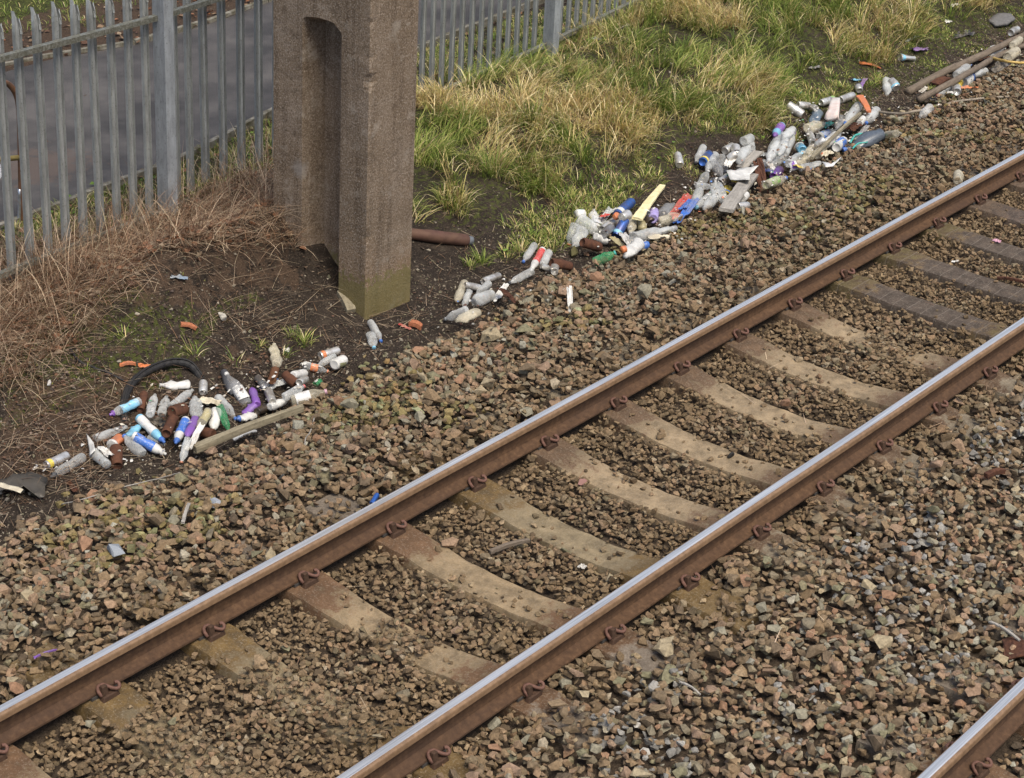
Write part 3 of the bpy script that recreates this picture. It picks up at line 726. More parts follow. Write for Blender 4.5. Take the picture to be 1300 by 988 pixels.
# one object: near stones with full templates, far ones with light templates
def join_mixed():
    Vs, Ts, Cs, off = [], [], [], 0
    for sub, templ in ((near, NEAR_T), (far, FAR_T)):
        for t, (tv, tf) in enumerate(templ):
            j = sub[(tid[sub] % len(templ)) == t]
            if not len(j): continue
            P = np.einsum('nij,vj->nvi', rot[j], tv)*size[j][:, None, None]+pos[j][:, None]
            n, k = len(j), len(tv); Vs.append(P.reshape(-1, 3)); Ts.append((tf[None]+(np.arange(n)*k)[:, None, None]).reshape(-1, 3)+off); off += n*k
            Cs.append(np.repeat(colr[j], k, 0))
    me = mesh_np('loose_ballast', np.concatenate(Vs), np.concatenate(Ts), np.concatenate(Cs), M_STONE); print('ballast tris', len(me.polygons))
    return mk('loose_ballast', me, None, bed)
tag(join_mixed(), kind='stuff')
tmesh = {}
for i in sorted(single):
    t = int(tid[i]) % nn
    if t not in tmesh: tmesh[t] = mesh_np('ballast_stone', NEAR_T[t][0], NEAR_T[t][1], None, M_STONE1)
    o = mk('ballast_stone', tmesh[t], None, bed); R = Matrix(rot[i].tolist()).to_4x4()
    o.matrix_local = Matrix.Translation(pos[i].tolist())@R@Matrix.Scale(float(size[i]), 4)
def hmz(x, y):
    ix = min(max(int((x-HX0)/HS), 0), HNX-1); iy = min(max(int((y-HY0)/HS), 0), HNY-1); return float(HM[ix, iy])

exec_litter = True
# ---------------------------------------------------------------- litter
PALC = dict(clear=(.60, .61, .59), cream=(.62, .56, .42), white=(.68, .665, .62), grey=(.30, .30, .30), dark=(.05, .05, .055), black=(.02, .02, .022), rust=(.07, .034, .024), brown=(.13, .065, .035),
            orange=(.58, .18, .06), cyan=(.22, .52, .70), blue=(.045, .15, .50), purple=(.22, .09, .40), green=(.05, .36, .14), teal=(.05, .45, .38), red=(.55, .06, .05), tan=(.42, .36, .19),
            yellow=(.72, .55, .07), pink=(.55, .30, .38), silver=(.62, .62, .62), olive=(.19, .19, .09), lilac=(.42, .34, .66), lime=(.25, .42, .12), steelblue=(.19, .25, .32))
_lm = {}
def clear_mat(c):
    m, n, b = material(c+'_translucent_plastic'); p = objco(n); col = PALC[c]
    f = noise(n, 3.2, 5, .65, geopos(n)); g = noise(n, 45, 5, .75, geopos(n))
    cc = ramp(n, f, [(.35, tuple(x*.85 for x in col)), (.62, tuple(min(1, x*1.25) for x in col))])
    cc = mixc(n, ramp(n, noise(n, 14, 5, .7, geopos(n)), [(.50, (0,)*3), (.74, (.6,)*3)]), cc, (.19, .155, .11))
    lw = nd(n, 'ShaderNodeLayerWeight'); lw.inputs[0].default_value = .35
    a = math_(n, 'ADD', math_(n, 'MULTIPLY', lw.outputs['Facing'], .65), math_(n, 'MULTIPLY', f, .50)); a = math_(n, 'MINIMUM', a, .96)
    n.links.new(cc, b.inputs['Base Color']); n.links.new(a, b.inputs['Alpha']); b.inputs['Roughness'].default_value = .3; b.inputs['Specular IOR Level'].default_value = .7
    return m
def lmat(c, kind='plastic'):
    k = (c, kind)
    if k in _lm: return _lm[k]
    if kind == 'clear': _lm[k] = clear_mat(c); return _lm[k]
    if kind == 'print':
        m, n, b = material(c+'_printed_sleeve'); oc = objco(n); col = PALC[c]
        v = nd(n, 'ShaderNodeMapping'); v.inputs['Scale'].default_value = (13, 3.2, 3.2); n.links.new(oc, v.inputs[0])
        f = noise(n, 1.1, 6, .85, v.outputs[0], 1.2); g = noise(n, 30, 5, .7, geopos(n))
        alt = (.75, .75, .74) if sum(col) < 1.6 else (.10, .14, .42)
        cc = mixc(n, ramp(n, f, [(.56, (0,)*3), (.62, (.75,)*3)]), col, alt)
        cc = mixc(n, ramp(n, g, [(.5, (0,)*3), (.75, (.55,)*3)]), cc, (.30, .26, .2))
        n.links.new(cc, b.inputs['Base Color']); b.inputs['Roughness'].default_value = .4; _lm[k] = m; return m
    if c in ('rust', 'brown') : _lm[k] = plain(c+'_corroded_metal', PALC[c], .92, 0, .5, 60, .15, 1, (.14, .062, .034), .5)
    elif kind == 'metal': _lm[k] = plain(c+'_metal', PALC[c], .35, .55, .2, 30, .5, 1, (.16, .11, .07), .35)
    elif kind == 'film': _lm[k] = plain(c+'_film', PALC[c], .45, 0, .15, 20, .4, 1, (.3, .25, .18), .35)
    else: _lm[k] = plain(c+'_plastic', PALC[c], .4, 0, .12, 30, .5, 1, tuple(.45*x+.09 for x in PALC[c]), .5)
    return _lm[k]
def deform(v, var):
    """v in unit bottle space: x 0..1 along, y,z radius ~1"""
    x, y, z = v; 
    if var == 0: k = .04; fl = 1
    elif var == 1: k = .14; fl = .9
    elif var == 2: k = .22; fl = .72
    elif var == 3: k = .30; fl = .5
    else: k = .34; fl = .62
    nz = mnoise.noise(Vector((x*4.2+var*3.1, y*.9, z*.9+var*7))); n2 = mnoise.noise(Vector((x*11+var, y*2, z*2+3)))
    w = min(1, x/.06) if x < .06 else (1 if x < .72 else max(0, 1-(x-.72)/.14))
    s = 1+(k*nz*1.8+k*.5*n2)*w; flz = 1-(1-fl)*w*(.6+.4*math.sin(x*7+var)); wy = 1+(1-flz)*.35
    by = (0, .15, -.35, .5, -.9)[var]*(x-.5)**2*1.4-(0, .15, -.35, .5, -.9)[var]*.2
    return (x+.01*n2*w, y*s*wy+by, z*s*flz)
def lathe(name, prof, seg, mat, var, capends=True):
    V = []; Fc = []
    for t, r in prof:
        for k in range(seg):
            q = 2*math.pi*k/seg; V.append(deform((t, r*math.cos(q), r*math.sin(q)), var))
    for i in range(len(prof)-1):
        for k in range(seg): Fc.append((i*seg+k, (i+1)*seg+k, (i+1)*seg+(k+1) % seg, i*seg+(k+1) % seg))
    if capends is True or capends == 'base': Fc.append(tuple(range(seg)))
    if capends is True: Fc.append(tuple((len(prof)-1)*seg+k for k in range(seg))[::-1])
    me = bpy.data.meshes.new(name); me.from_pydata(V, [], Fc); me.shade_smooth(); me.materials.append(mat); return me
def ribs(a, b, n, d=.035):
    o = []; st = (b-a)/n
    for i in range(n): o += [(a+i*st, 1), (a+(i+.35)*st, 1), (a+(i+.55)*st, 1-d), (a+(i+.8)*st, 1-d)]
    return o
PROF = {
 'pet': [(.015, .45), (0, .72), (.02, .93), (.05, 1), (.1, 1)]+ribs(.12, .62, 5)+[(.64, 1), (.69, .97), (.75, .85), (.81, .66), (.86, .47), (.90, .36), (.925, .34), (.93, .42), (.94, .42), (.945, .33)],
 'plainpet': [(.015, .4), (0, .7), (.02, .93), (.06, 1), (.35, 1), (.40, .93), (.46, 1), (.60, 1), (.68, .93), (.76, .74), (.83, .54), (.88, .38), (.91, .33), (.93, .42), (.945, .33)],
 'sport': [(.012, .5), (0, .8), (.02, .97), (.05, 1), (.28, 1), (.33, .88), (.44, .88), (.49, 1), (.66, 1), (.73, .93), (.79, .78), (.83, .62), (.86, .55)],
 'can': [(.03, .7), (.0, .76), (.02, .86), (.06, 1), (.5, 1), (.92, 1), (.97, .87), (1.0, .85), (.99, .80), (.985, .0001)],
 'cup': [(.0, .72), (.02, .78), (.5, .9), (.93, 1), (.95, 1.06), (1.0, 1.06), (1.0, 1.0), (.05, .72)],
 'jar': [(.02, .7), (0, .9), (.04, 1), (.7, 1), (.78, .95), (.82, .8), (.84, .78)],
}
CAPP = {'pet': [(.935, .40), (.94, .44), (.995, .43), (1.0, .38)], 'sport': [(.855, .62), (.86, .66), (.925, .64), (.93, .34), (.985, .32), (1.0, .24)], 'jar': [(.83, .92), (.84, .98), (.99, .98), (1, .9)]}
CAPP['plainpet'] = CAPP['pet']
LABP = {'pet': [(.30, 1.03), (.31, 1.045), (.58, 1.045), (.59, 1.03)], 'plainpet': [(.12, 1.03), (.13, 1.045), (.52, 1.045), (.53, 1.03)], 'sport': [(.08, 1.02), (.1, 1.035), (.62, 1.03), (.64, 1.02)], 'can': [(.76, 1.02), (.77, 1.03), (.92, 1.03), (.93, 1.02)], 'jar': [(.1, 1.02), (.12, 1.03), (.6, 1.03), (.62, 1.02)]}
LABP['sport'] = [(.08, 1.03), (.29, 1.03), (.335, .92), (.435, .92), (.48, 1.03), (.63, 1.03)]
_mm = {}
def part_mesh(kind, part, color, var):
    k = (kind, part, color, var)
    if k not in _mm:
        if part == 'body':
            mt = lmat(color, 'clear') if color in ('clear', 'cream', 'grey', 'green', 'steelblue') and kind not in ('can',) else lmat(color, 'metal' if kind == 'can' and color not in ('rust', 'brown') else 'plastic')
            _mm[k] = lathe('body', PROF[kind], 14, mt, var, 'base' if kind in ('can', 'cup') else True)
        elif part == 'cap': _mm[k] = lathe('cap', CAPP[kind], 12, lmat(color), min(var, 0), True)
        else: _mm[k] = lathe('label_sleeve', LABP[kind], 14, lmat(color, 'print'), var, False)
    return _mm[k]
NAMES = dict(pet='plastic_bottle', plainpet='plastic_bottle', sport='sports_bottle', can='drink_can', cup='plastic_cup', jar='plastic_jar', wrap='crumpled_wrapper', shard='litter_fragment')
CATS = dict(pet='bottle', plainpet='bottle', sport='bottle', can='can', cup='cup', jar='jar', wrap='wrapper', shard='fragment')
RAD = dict(pet=.036, plainpet=.036, sport=.036, can=.035, cup=.042, jar=.045)
def sup(P, r):
    k = max(1, int(r*.8/HS)); ix = int((P[0]-HX0)/HS); iy = int((P[1]-HY0)/HS)
    if ix-k < 0 or iy-k < 0 or ix+k+1 > HNX or iy+k+1 > HNY: return float(gz(P[0], P[1]))
    w_ = HM[ix-k:ix+k+1, iy-k:iy+k+1]; return float(.5*w_.max()+.5*w_.mean())
def raise_hm(a, b, r, topf=.9):
    x0, x1 = sorted((a[0], b[0])); y0, y1 = sorted((a[1], b[1]))
    i0, i1, j0, j1 = [int(v) for v in ((x0-r-HX0)/HS, (x1+r-HX0)/HS+1, (y0-r-HY0)/HS, (y1+r-HY0)/HS+1)]
    if i0 < 0 or j0 < 0: return
    sub = HM[i0:i1, j0:j1]; X, Y = GX[i0:i1, j0:j1], GY[i0:i1, j0:j1]; d = np.array(b[:2])-np.array(a[:2]); L2 = d@d+1e-9
    t = np.clip(((X-a[0])*d[0]+(Y-a[1])*d[1])/L2, 0, 1); dist2 = (X-a[0]-t*d[0])**2+(Y-a[1]-t*d[1])**2
    zc = a[2]+(b[2]-a[2])*t; h = zc+np.sqrt(np.clip(r*r-dist2, 0, None))*topf; np.maximum(sub, np.where(dist2 < r*r, h, -9), out=sub)
def crumple_mesh(seed, mat, aspect=1.0, amp=.5):
    n = 11; V = []; r = random.Random(seed)
    cut = [r.uniform(.75, 1.05) for _ in range(12)]
    for i in range(n):
        for j in range(n):
            u = i/(n-1)*2-1; v = j/(n-1)*2-1
            q = math.atan2(v, u); c = cut[int((q+math.pi)/(2*math.pi)*11.99)]
            z = abs(mnoise.noise(Vector((u*1.6+seed*5, v*1.6, seed))))*amp*1.9+mnoise.noise(Vector((u*4+seed, v*4, seed*2)))*amp*.6
            V.append((u*c*(1-.15*abs(z)), v*c*aspect, z))
    Fc = [(i*n+j, (i+1)*n+j, (i+1)*n+j+1, i*n+j+1) for i in range(n-1) for j in range(n-1)]
    base = len(V); V += [(x, y, z-.05) for x, y, z in V]; F2 = [tuple(a+base for a in f[::-1]) for f in Fc]
    rim = [(i*n) for i in range(n)]+[(n-1)*n+j for j in range(1, n)]+[i*n+n-1 for i in range(n-2, -1, -1)]+[j for j in range(n-2, 0, -1)]
    F3 = [(rim[(k+1) % len(rim)], rim[k], rim[k]+base, rim[(k+1) % len(rim)]+base) for k in range(len(rim))]
    me = bpy.data.meshes.new('crumpled_wrapper'); me.from_pydata(V, [], [f[::-1] for f in Fc] and Fc+F2+F3); me.materials.append(mat); return me
LIT = '''
wrap 189 531 210 541 .08 black|black crumpled bag scrap
tyre
can 178 521 183 500 .036 rust|slim rusted can inside the tyre
plainpet 241 489 202 489 .036 white - white 4|torn white and clear bottle inside the tyre
pet 190 527 197 500 .036 clear - - 1|dusty clear bottle standing against the rusted slim can
pet 205 527 212 502 .034 clear - - 2|dusty flattened clear bottle
pet 217 517 246 494 .036 clear - - 0|long ribbed clear bottle without cap
can 258 499 258 485 .036 white - - 0|small white can
can 218 524 234 519 .055 rust|wide rusted tin
pet 251 533 247 503 .052 clear - - 1|fat cloudy bottle
plainpet 121 557 163 541 .040 clear - - 3|crushed clear bottle with dark neck
sport 178 509 139 527 .036 clear cyan purple 1|pale blue sleeved bottle with purple cap|pale blue sleeved bottle
wrap 255 503 277 517 .07 cream|cream crumpled packet with green print
sport 215 509 139 527 .0 skip
jar 152 557 142 566 .050 orange - white 2|orange and white rusty tin
can 149 592 147 568 .052 rust|big dark rusted can|big dark rusted can
cup 136 590 120 576 .046 clear - - 1|dirty translucent cup
wrap 127 568 139 578 .06 white|white crumpled wrapper
sport 175 543 160 555 .034 cyan - - 3|flattened cyan bottle
plainpet 181 577 157 553 .044 clear - blue 1|large clear bottle with dark blue cap
plainpet 188 556 210 566 .036 clear - - 3|clear flattened bottle
sport 168 553 211 577 .040 white blue white 0|milky bottle with blue lettering|milky bottle with blue lettering
sport 208 560 177 532 .0 skip
sport 176 530 209 562 .038 cyan white blue 0|bright sky blue bottle with blue cap|sky blue bottle
can 211 551 222 528 .045 rust|squat rusted can
sport 236 533 223 563 .038 white blue blue 0|white sports bottle with blue script and blue cap|white bottle with blue script
sport 248 532 236 558 .036 purple - - 1|purple bottle tucked behind the white one
sport 265 522 251 546 .038 cream tan tan 1|cream stained bottle with orange neck
sport 275 520 270 549 .040 white - - 2|scuffed white bottle standing on its neck
plainpet 279 515 291 549 .034 green - teal 1|bright green soft drink bottle with teal cap|bright green bottle
can 257 549 271 552 .046 rust|rusted can half under the plank
pet 239 556 230 588 .033 clear - orange 1|clear bottle with orange cap|orange capped bottle
wrap 239 560 256 552 .05 white|white squashed carton flap
plainpet 276 504 300 533 .036 clear - blue 2|long dirty clear bottle with blue cap
pet 284 472 295 503 .036 dark - - 1|black bottle lying upright on the slope
plainpet 314 514 287 474 .046 grey white white 3|grey crushed bottle with white torn top|grey crushed bottle
sport 326 514 319 491 .036 purple - - 0|vivid purple bottle, upper of the two|upper purple bottle
sport 323 515 307 528 .036 purple - - 3|vivid purple bottle, crushed lower one
sport 322 528 302 532 .040 white - blue 3|white crushed bottle with round blue cap
can 326 523 340 517 .036 dark|dark grey can
sport 342 517 366 508 .037 white - - 2|white dented bottle
can 346 511 340 496 .038 white|upright white can
wrap 334 494 367 484 .11 clear|large crumpled clear film bag
pet 345 484 351 464 .038 brown - - 1|dark brown bottle
pet 351 464 348 436 .042 cream - - 3|tan dirty flattened bottle standing on end|tan standing bottle
can 361 475 376 488 .042 rust|rusted can leaning on white bottle
sport 372 477 391 473 .038 white - - 0|white bottle with pale blue top
can 380 486 388 481 .036 white|stubby white can
pet 360 505 387 490 .038 clear - red 0|clear bottle with red cap|red capped bottle
plainpet 370 510 415 497 .052 cream white pink 0|large clear bottle with pink cap at the end of the heap|large pink capped bottle
can 430 445 406 452 .038 white orange - 0|white can with rusty orange open end
pet 426 452 402 465 .030 clear - - 0|narrow clear bottle
pet 385 463 417 472 .036 clear orange orange 1|clear bottle with orange label and orange cap|orange labelled bottle
jar 424 463 439 456 .050 white olive - 1|white and olive tub
can 327 480 335 489 .034 grey|small grey can behind the heap
wrap 360 443 367 446 .035 white|tiny white scrap near the small grass tuft
wrap 383 465 391 459 .03 white|small white scrap
can 86 578 58 591 .036 silver yellow - 0|shiny silver can with yellow band|silver can with yellow band
sport 106 580 64 606 .038 clear - black 0|scuffed clear bottle with black and white cap, beside the silver can
wrap 86 615 96 621 .04 rust|dark red brown scrap on the soil
wrap 218 349 236 356 .05 steelblue|blue grey scrap high on the dark bank
wrap 176 463 194 468 .06 orange|orange torn plastic lying on the tyre
pet 470 409 484 434 .036 clear - blue 1|clear bottle with blue cap below the mast|bottle with blue cap below the mast
pet 470 424 475 442 .040 clear - cyan 2|cloudy bottle with pale cap below the mast
wrap 507 413 521 418 .04 red|bright red scrap by the mast foot
jar 400 489 408 483 .03 green - - 3|broken green glass piece
sport 590 359 578 386 .040 cream - - 0|cream sports bottle|cream sports bottle
can 590 362 610 366 .034 white|white can
pet 596 369 588 392 .034 clear - - 1|slim clear bottle
can 634 350 613 358 .036 white|bright white can at the top|top white can
pet 621 360 604 375 .036 clear - - 0|ribbed clear bottle
jar 623 375 600 384 .058 clear - - 1|fat clear jar|fat clear jar
plainpet 593 393 564 406 .042 clear - black 1|long clear bottle with black cap
plainpet 607 396 577 408 .046 cream - - 3|crushed cream bottle
pet 679 311 664 333 .037 clear - blue 0|clear bottle with blue and white cap
sport 689 317 674 344 .037 white red white 0|white bottle with red label|bottle with red label
pet 697 320 687 341 .040 clear - - 0|dusty clear bottle
can 687 338 700 342 .034 white - - 3|bent white can
can 704 345 705 336 .036 white|white can end
can 725 338 700 334 .042 rust|long rusted can
plainpet 676 344 646 360 .040 clear - dark 1|clear bottle with dark cap
wrap 629 376 643 366 .05 white|torn white packet
wrap 635 376 656 376 .07 rust|crushed rusty tin
wrap 722 376 725 386 .035 white|white and blue wrapper alone on the ballast
jar 741 272 729 273 .045 white green - 1|white and green pot|white and green pot
plainpet 758 290 753 266 .046 white clear - 3|white filmy bottle
plainpet 736 279 760 297 .055 clear - - 2|wide pale green tinted bottle
wrap 762 279 776 270 .06 clear|clear wrapper with green print
wrap 764 276 772 272 .05 red|small red wrapper
pet 729 290 724 306 .044 clear - orange 0|cloudy bottle with orange cap
plainpet 740 291 728 315 .050 clear - - 2|dented cloudy bottle
can 739 308 761 314 .044 rust|rusted can
sport 756 300 773 309 .038 white - - 2|smooth white bottle
can 783 279 764 292 .040 white|white cylinder with rusty rim
can 802 256 783 273 .044 blue white - 0|bright blue can with orange cap beside it|bright blue can
jar 784 273 780 277 .03 orange - - 0|orange bottle cap
can 794 279 782 300 .044 blue cyan - 0|blue printed can with tan lid|blue printed can
shard 776 303 791 310 .06 tan|round tan lid
can 789 276 798 272 .044 white|white tub
plainpet 803 277 800 297 .040 cream - - 2|brownish clear bottle
cup 815 290 816 278 .050 tan - - 1|tan cup
can 827 283 818 270 .044 dark white - 0|dark can with white end
jar 829 278 831 267 .045 lilac - - 0|lilac cup
plainpet 842 273 856 259 .052 grey - - 2|grey cloudy bottle
plainpet 837 282 868 273 .046 cream - - 4|tan crumpled bottle
can 776 288 766 298 .038 grey|grey tube
plainpet 804 301 858 290 .060 clear - grey 3|very large flattened clear bottle|very large flattened bottle
wrap 825 303 848 299 .07 cream|cream torn film
sport 807 316 825 309 .036 blue blue - 0|blue and white bottle pointing right
plainpet 811 308 793 327 .052 white - - 2|wide white bottle
jar 794 316 788 318 .03 orange - - 0|orange cap on white bottle
wrap 790 308 803 302 .06 white|white crumple
plainpet 755 333 781 321 .044 green - teal 1|green bottle lying alone on the ballast edge|green bottle on the ballast edge
wrap 855 268 874 254 .085 red|red fan shaped plastic piece|red plastic piece
wrap 862 270 882 266 .07 blue|vivid blue plastic strip
wrap 868 261 878 257 .06 blue|small blue plastic scrap
can 860 196 863 210 .042 white|white can on the grass edge
plainpet 893 187 883 208 .040 clear - dark 1|clear bottle with dark cap
can 901 196 892 206 .044 blue yellow - 0|blue and yellow can|blue and yellow can
pet 908 197 897 217 .044 clear - - 1|broad clear bottle
plainpet 907 209 915 222 .046 grey - - 2|grey clear bottle
pet 915 200 921 218 .044 clear - - 0|dusty clear bottle
can 930 186 920 192 .044 white|short white can
can 934 186 935 197 .044 white dark - 0|white can with dark rim
can 926 201 933 196 .04 white|white ring shaped can end
wrap 922 212 931 200 .07 white|white crumpled tub
jar 944 180 955 175 .052 clear - - 1|pale greenish jar|pale greenish jar
pet 951 182 954 196 .045 clear - - 2|greenish clear bottle
plainpet 938 204 952 185 .048 clear - - 2|cloudy clear bottle
wrap 966 200 972 192 .06 clear|clear crumpled film
can 924 241 921 249 .05 yellow blue - 0|yellow can|yellow can
jar 904 233 915 231 .048 white dark dark 0|white jar with dark ring
can 914 233 925 226 .05 white|white tin
plainpet 889 236 898 219 .042 clear - white 0|clear bottle with white cap
pet 882 258 890 237 .044 clear - - 0|long ribbed clear bottle
pet 883 235 905 238 .028 clear - - 0|slim clear bottle lying crosswise
plainpet 907 246 883 264 .046 clear - cyan 1|clear bottle with pale blue cap
plainpet 911 248 893 266 .046 clear - - 1|clear bottle without cap
plainpet 910 239 919 256 .060 clear - - 3|fat clear crushed bottle
jar 942 252 948 247 .04 white - - 0|white cap
can 937 262 950 261 .035 white|white tube below the plank
wrap 960 223 974 234 .08 rust|rusty crushed tin
wrap 968 216 980 219 .06 blue|blue and white packet
can 982 225 990 216 .045 purple|small purple can|small purple can
plainpet 972 235 998 226 .046 cream lime blue 1|long olive bottle with blue cap
pet 974 211 1001 198 .046 clear - - 1|dusty bottle pointing right
pet 957 213 976 205 .042 clear - - 1|dusty bottle
plainpet 992 172 975 198 .050 clear - - 0|tall dusty bottle
plainpet 986 183 975 206 .050 clear - - 1|dusty bottle
plainpet 995 196 1008 169 .048 clear - purple 0|clear bottle with purple cap|purple capped bottle
plainpet 997 179 989 198 .044 clear - - 1|squeezed dusty bottle
sport 992 160 983 173 .044 cyan purple purple 0|blue and purple bottle|blue and purple bottle
pet 1006 165 994 176 .046 clear - - 1|cloudy short bottle
wrap 977 210 985 217 .05 white|white torn label
plainpet 1001 208 1021 195 .048 clear - - 1|clear bottle
plainpet 1010 211 1029 199 .046 cream - - 1|cream tinted bottle
can 1019 191 1015 186 .045 cyan white - 0|white cap with blue band
pet 1023 199 1035 182 .044 cream - - 1|dusty bottle
can 1026 166 1033 183 .040 white|tall white can|tall white can
plainpet 1037 197 1055 182 .050 cream - - 1|tan bottle
plainpet 1040 174 1061 166 .046 clear blue - 1|white bottle with blue print
plainpet 1049 183 1067 168 .052 white - - 1|white rounded bottle
jar 1061 188 1073 177 .052 white blue - 1|white and blue tub
wrap 1044 199 1054 193 .07 cream|cream torn cup
can 1038 184 1046 178 .042 white|short white can
plainpet 1038 143 1031 160 .052 steelblue - - 2|blue grey bottle|blue grey bottle
plainpet 1025 164 1047 157 .056 cream - - 2|tan crushed bottle
wrap 1045 161 1056 156 .06 teal|teal wrapper
plainpet 1068 150 1062 164 .044 grey - - 2|grey cloudy bottle
pet 1090 134 1072 158 .048 clear - blue 0|dusty bottle with dark blue cap pointing down left|dark blue capped bottle
pet 1113 140 1099 157 .048 clear - blue 0|short bottle with blue cap above the dark bottle
wrap 1080 166 1090 158 .09 rust|rust red crushed tin
jar 1091 157 1097 149 .035 white - - 0|small white pot
can 1000 133 1019 146 .048 white|large white can|large white can
can 1013 133 1028 135 .038 white|white can
can 1030 136 1036 138 .034 white|small white can end
can 1042 131 1058 126 .038 white lime - 0|thin white can
can 1067 127 1083 121 .040 white|long white can at the top of the heap|long white can at the top
can 1091 115 1089 109 .038 white dark - 0|white ring shaped can end in the moss
wrap 1092 108 1098 104 .04 purple|tiny purple scrap in the moss
wrap 1083 103 1091 101 .04 cyan|tiny pale blue scrap in the moss
sport 1016 214 1045 206 .038 clear - - 3|clear plastic shards
wrap 1009 215 1018 208 .06 yellow|yellow and blue scrap
jar 1003 213 1014 208 .045 white purple - 1|white and purple tub
wrap 1101 160 1088 178 .06 grey|grey film tangle beside the green cord
plainpet 1138 170 1115 173 .048 cream - - 3|cream bent bottle|cream bent bottle
can 1160 75 1142 73 .042 white cyan - 3|crushed blue and white can on the moss|crushed blue and white can
wrap 1161 66 1176 60 .075 purple|purple plastic scrap on the moss
wrap 1150 51 1162 48 .075 clear|grey film scrap in the grass
plainpet 1126 102 1126 121 .050 clear - - 2|clear bottle standing in the grass at the log end
can 1131 102 1138 112 .048 white cyan - 1|white and blue pot
wrap 1201 29 1207 26 .05 white|small white scrap in the tall grass
wrap 1212 46 1232 43 .09 black|black plastic scrap
can 1292 37 1283 42 .044 white|white cup at the top right corner
plainpet 1249 72 1278 57 .062 white - red 2|large white and clear bottle between the logs|large bottle between the logs
jar 1279 73 1293 63 .060 cream - - 0|tan round jar
plainpet 1285 58 1299 48 .046 cream - - 1|cream bottle between the log tips
pet 1214 96 1232 82 .048 clear - blue 0|pale blue clear bottle between the logs
wrap 1239 78 1250 72 .08 rust|rust brown tin between the logs
wrap 1167 116 1175 112 .06 white|white scrap between the log ends
pet 1209 108 1190 122 .046 clear - red 0|clear bottle with bright red cap|clear bottle with bright red cap
can 1213 105 1215 117 .046 white|white can
jar 1222 106 1231 97 .070 white - blue 0|round white jug with blue cap|round white jug
can 1218 99 1219 106 .035 yellow|small yellow can
sport 1250 90 1234 96 .046 clear - - 2|small clear bottle
wrap 1204 120 1212 116 .05 white|white scrap
wrap 1170 127 1190 124 .09 black|black sheet scrap under the log
wrap 1262 87 1278 83 .1 black|black bag scrap
wrap 1222 113 1240 110 .05 orange|orange strip of plastic
plainpet 1180 138 1169 148 .048 clear - - 1|dusty bottle alone on the ballast below the stick
plainpet 1216 230 1217 217 .046 cream - - 1|tan bottle standing on ballast next to the rail
wrap 1209 334 1216 331 .045 white|small white scrap between the rails near the top
wrap 1260 305 1270 308 .045 pink|pink and white scrap beside a ribbed sleeper
wrap 736 718 744 722 .035 white|small white chip between the rails
wrap 1030 88 1038 84 .07 grey|grey can shaped scrap in dry grass
wrap 786 129 796 131 .05 white|white scrap in the grass bank
wrap 756 52 762 47 .07 clear|clear film scrap at the fence foot
wrap 1205 8 1216 5 .08 white|white scrap in the tan grass at the top
can 472 640 479 628 .02 blue|small blue tube lying beside the rail head
'''
ANCH = []; ITEMS = []
for ln in LIT.strip().splitlines():
    if ln.startswith('tyre') or 'skip' in ln: continue
    q = ln.split('|'); t = q[0].split(); p4 = [float(v) for v in t[1:5]]; cx, cy = (p4[0]+p4[2])/2, (p4[1]+p4[3])/2
    it = dict(kind=t[0], p=p4, r=float(t[5])*.80, body=t[6], lab=t[7] if len(t) > 7 else '-', cap=t[8] if len(t) > 8 else '-', var=int(t[9]) if len(t) > 9 else 1, desc=q[1], c=(cx, cy))
    ITEMS.append(it)
    if len(q) > 2: ANCH.append((q[2], cx, cy, it))
ANCH += [('old tyre', 205, 500, None), ('long wooden plank', 310, 545, None), ('mast foot', 470, 400, None), ('rusty pipe', 565, 303, None), ('cream plank', 825, 256, None), ('grey plank', 935, 248, None), ('cardboard sheet', 940, 220, None), ('dark squashed bottle', 1092, 182, None),
         ('pink carton', 1059, 143, None), ('orange strip', 1104, 83, None), ('end of the logs', 1160, 120, None), ('black sheet', 25, 612, None), ('near log', 1215, 98, None)]
used = set()
def make_label(it):
    d = it['desc']; self_anchor = any(a[3] is it for a in ANCH); solo = any(w_ in d for w_ in (' below the', ' beside the', ' inside the', ' between the', ' in the', ' at the', ' by the', ' lying alone', ' near the', ' high on', ' alone on', ' on the', ' above the', 'next to'))
    if (self_anchor or solo) and d not in used and len(d.split()) >= 4: used.add(d); return d
    L = sorted((math.hypot(it['c'][0]-a[1], it['c'][1]-a[2]), a[0], a[1], a[2]) for a in ANCH if a[3] is not it)
    for dist, nm, ax, ay in L[:12]:
        dx, dy = it['c'][0]-ax, it['c'][1]-ay
        rel = ('right of the' if dx > 0 else 'left of the') if abs(dx) > 1.3*abs(dy) else (('below the' if dy > 0 else 'above the') if abs(dy) > 1.3*abs(dx) else ('below' if dy > 0 else 'above')+(' and right of the' if dx > 0 else ' and left of the'))
        s_ = '%s, %s %s' % (d, rel, nm)
        if s_ not in used and len(s_.split()) <= 16: used.add(s_); return s_
    used.add(d); return d
GRP = lambda it: 'litter heaps along the ballast edge'
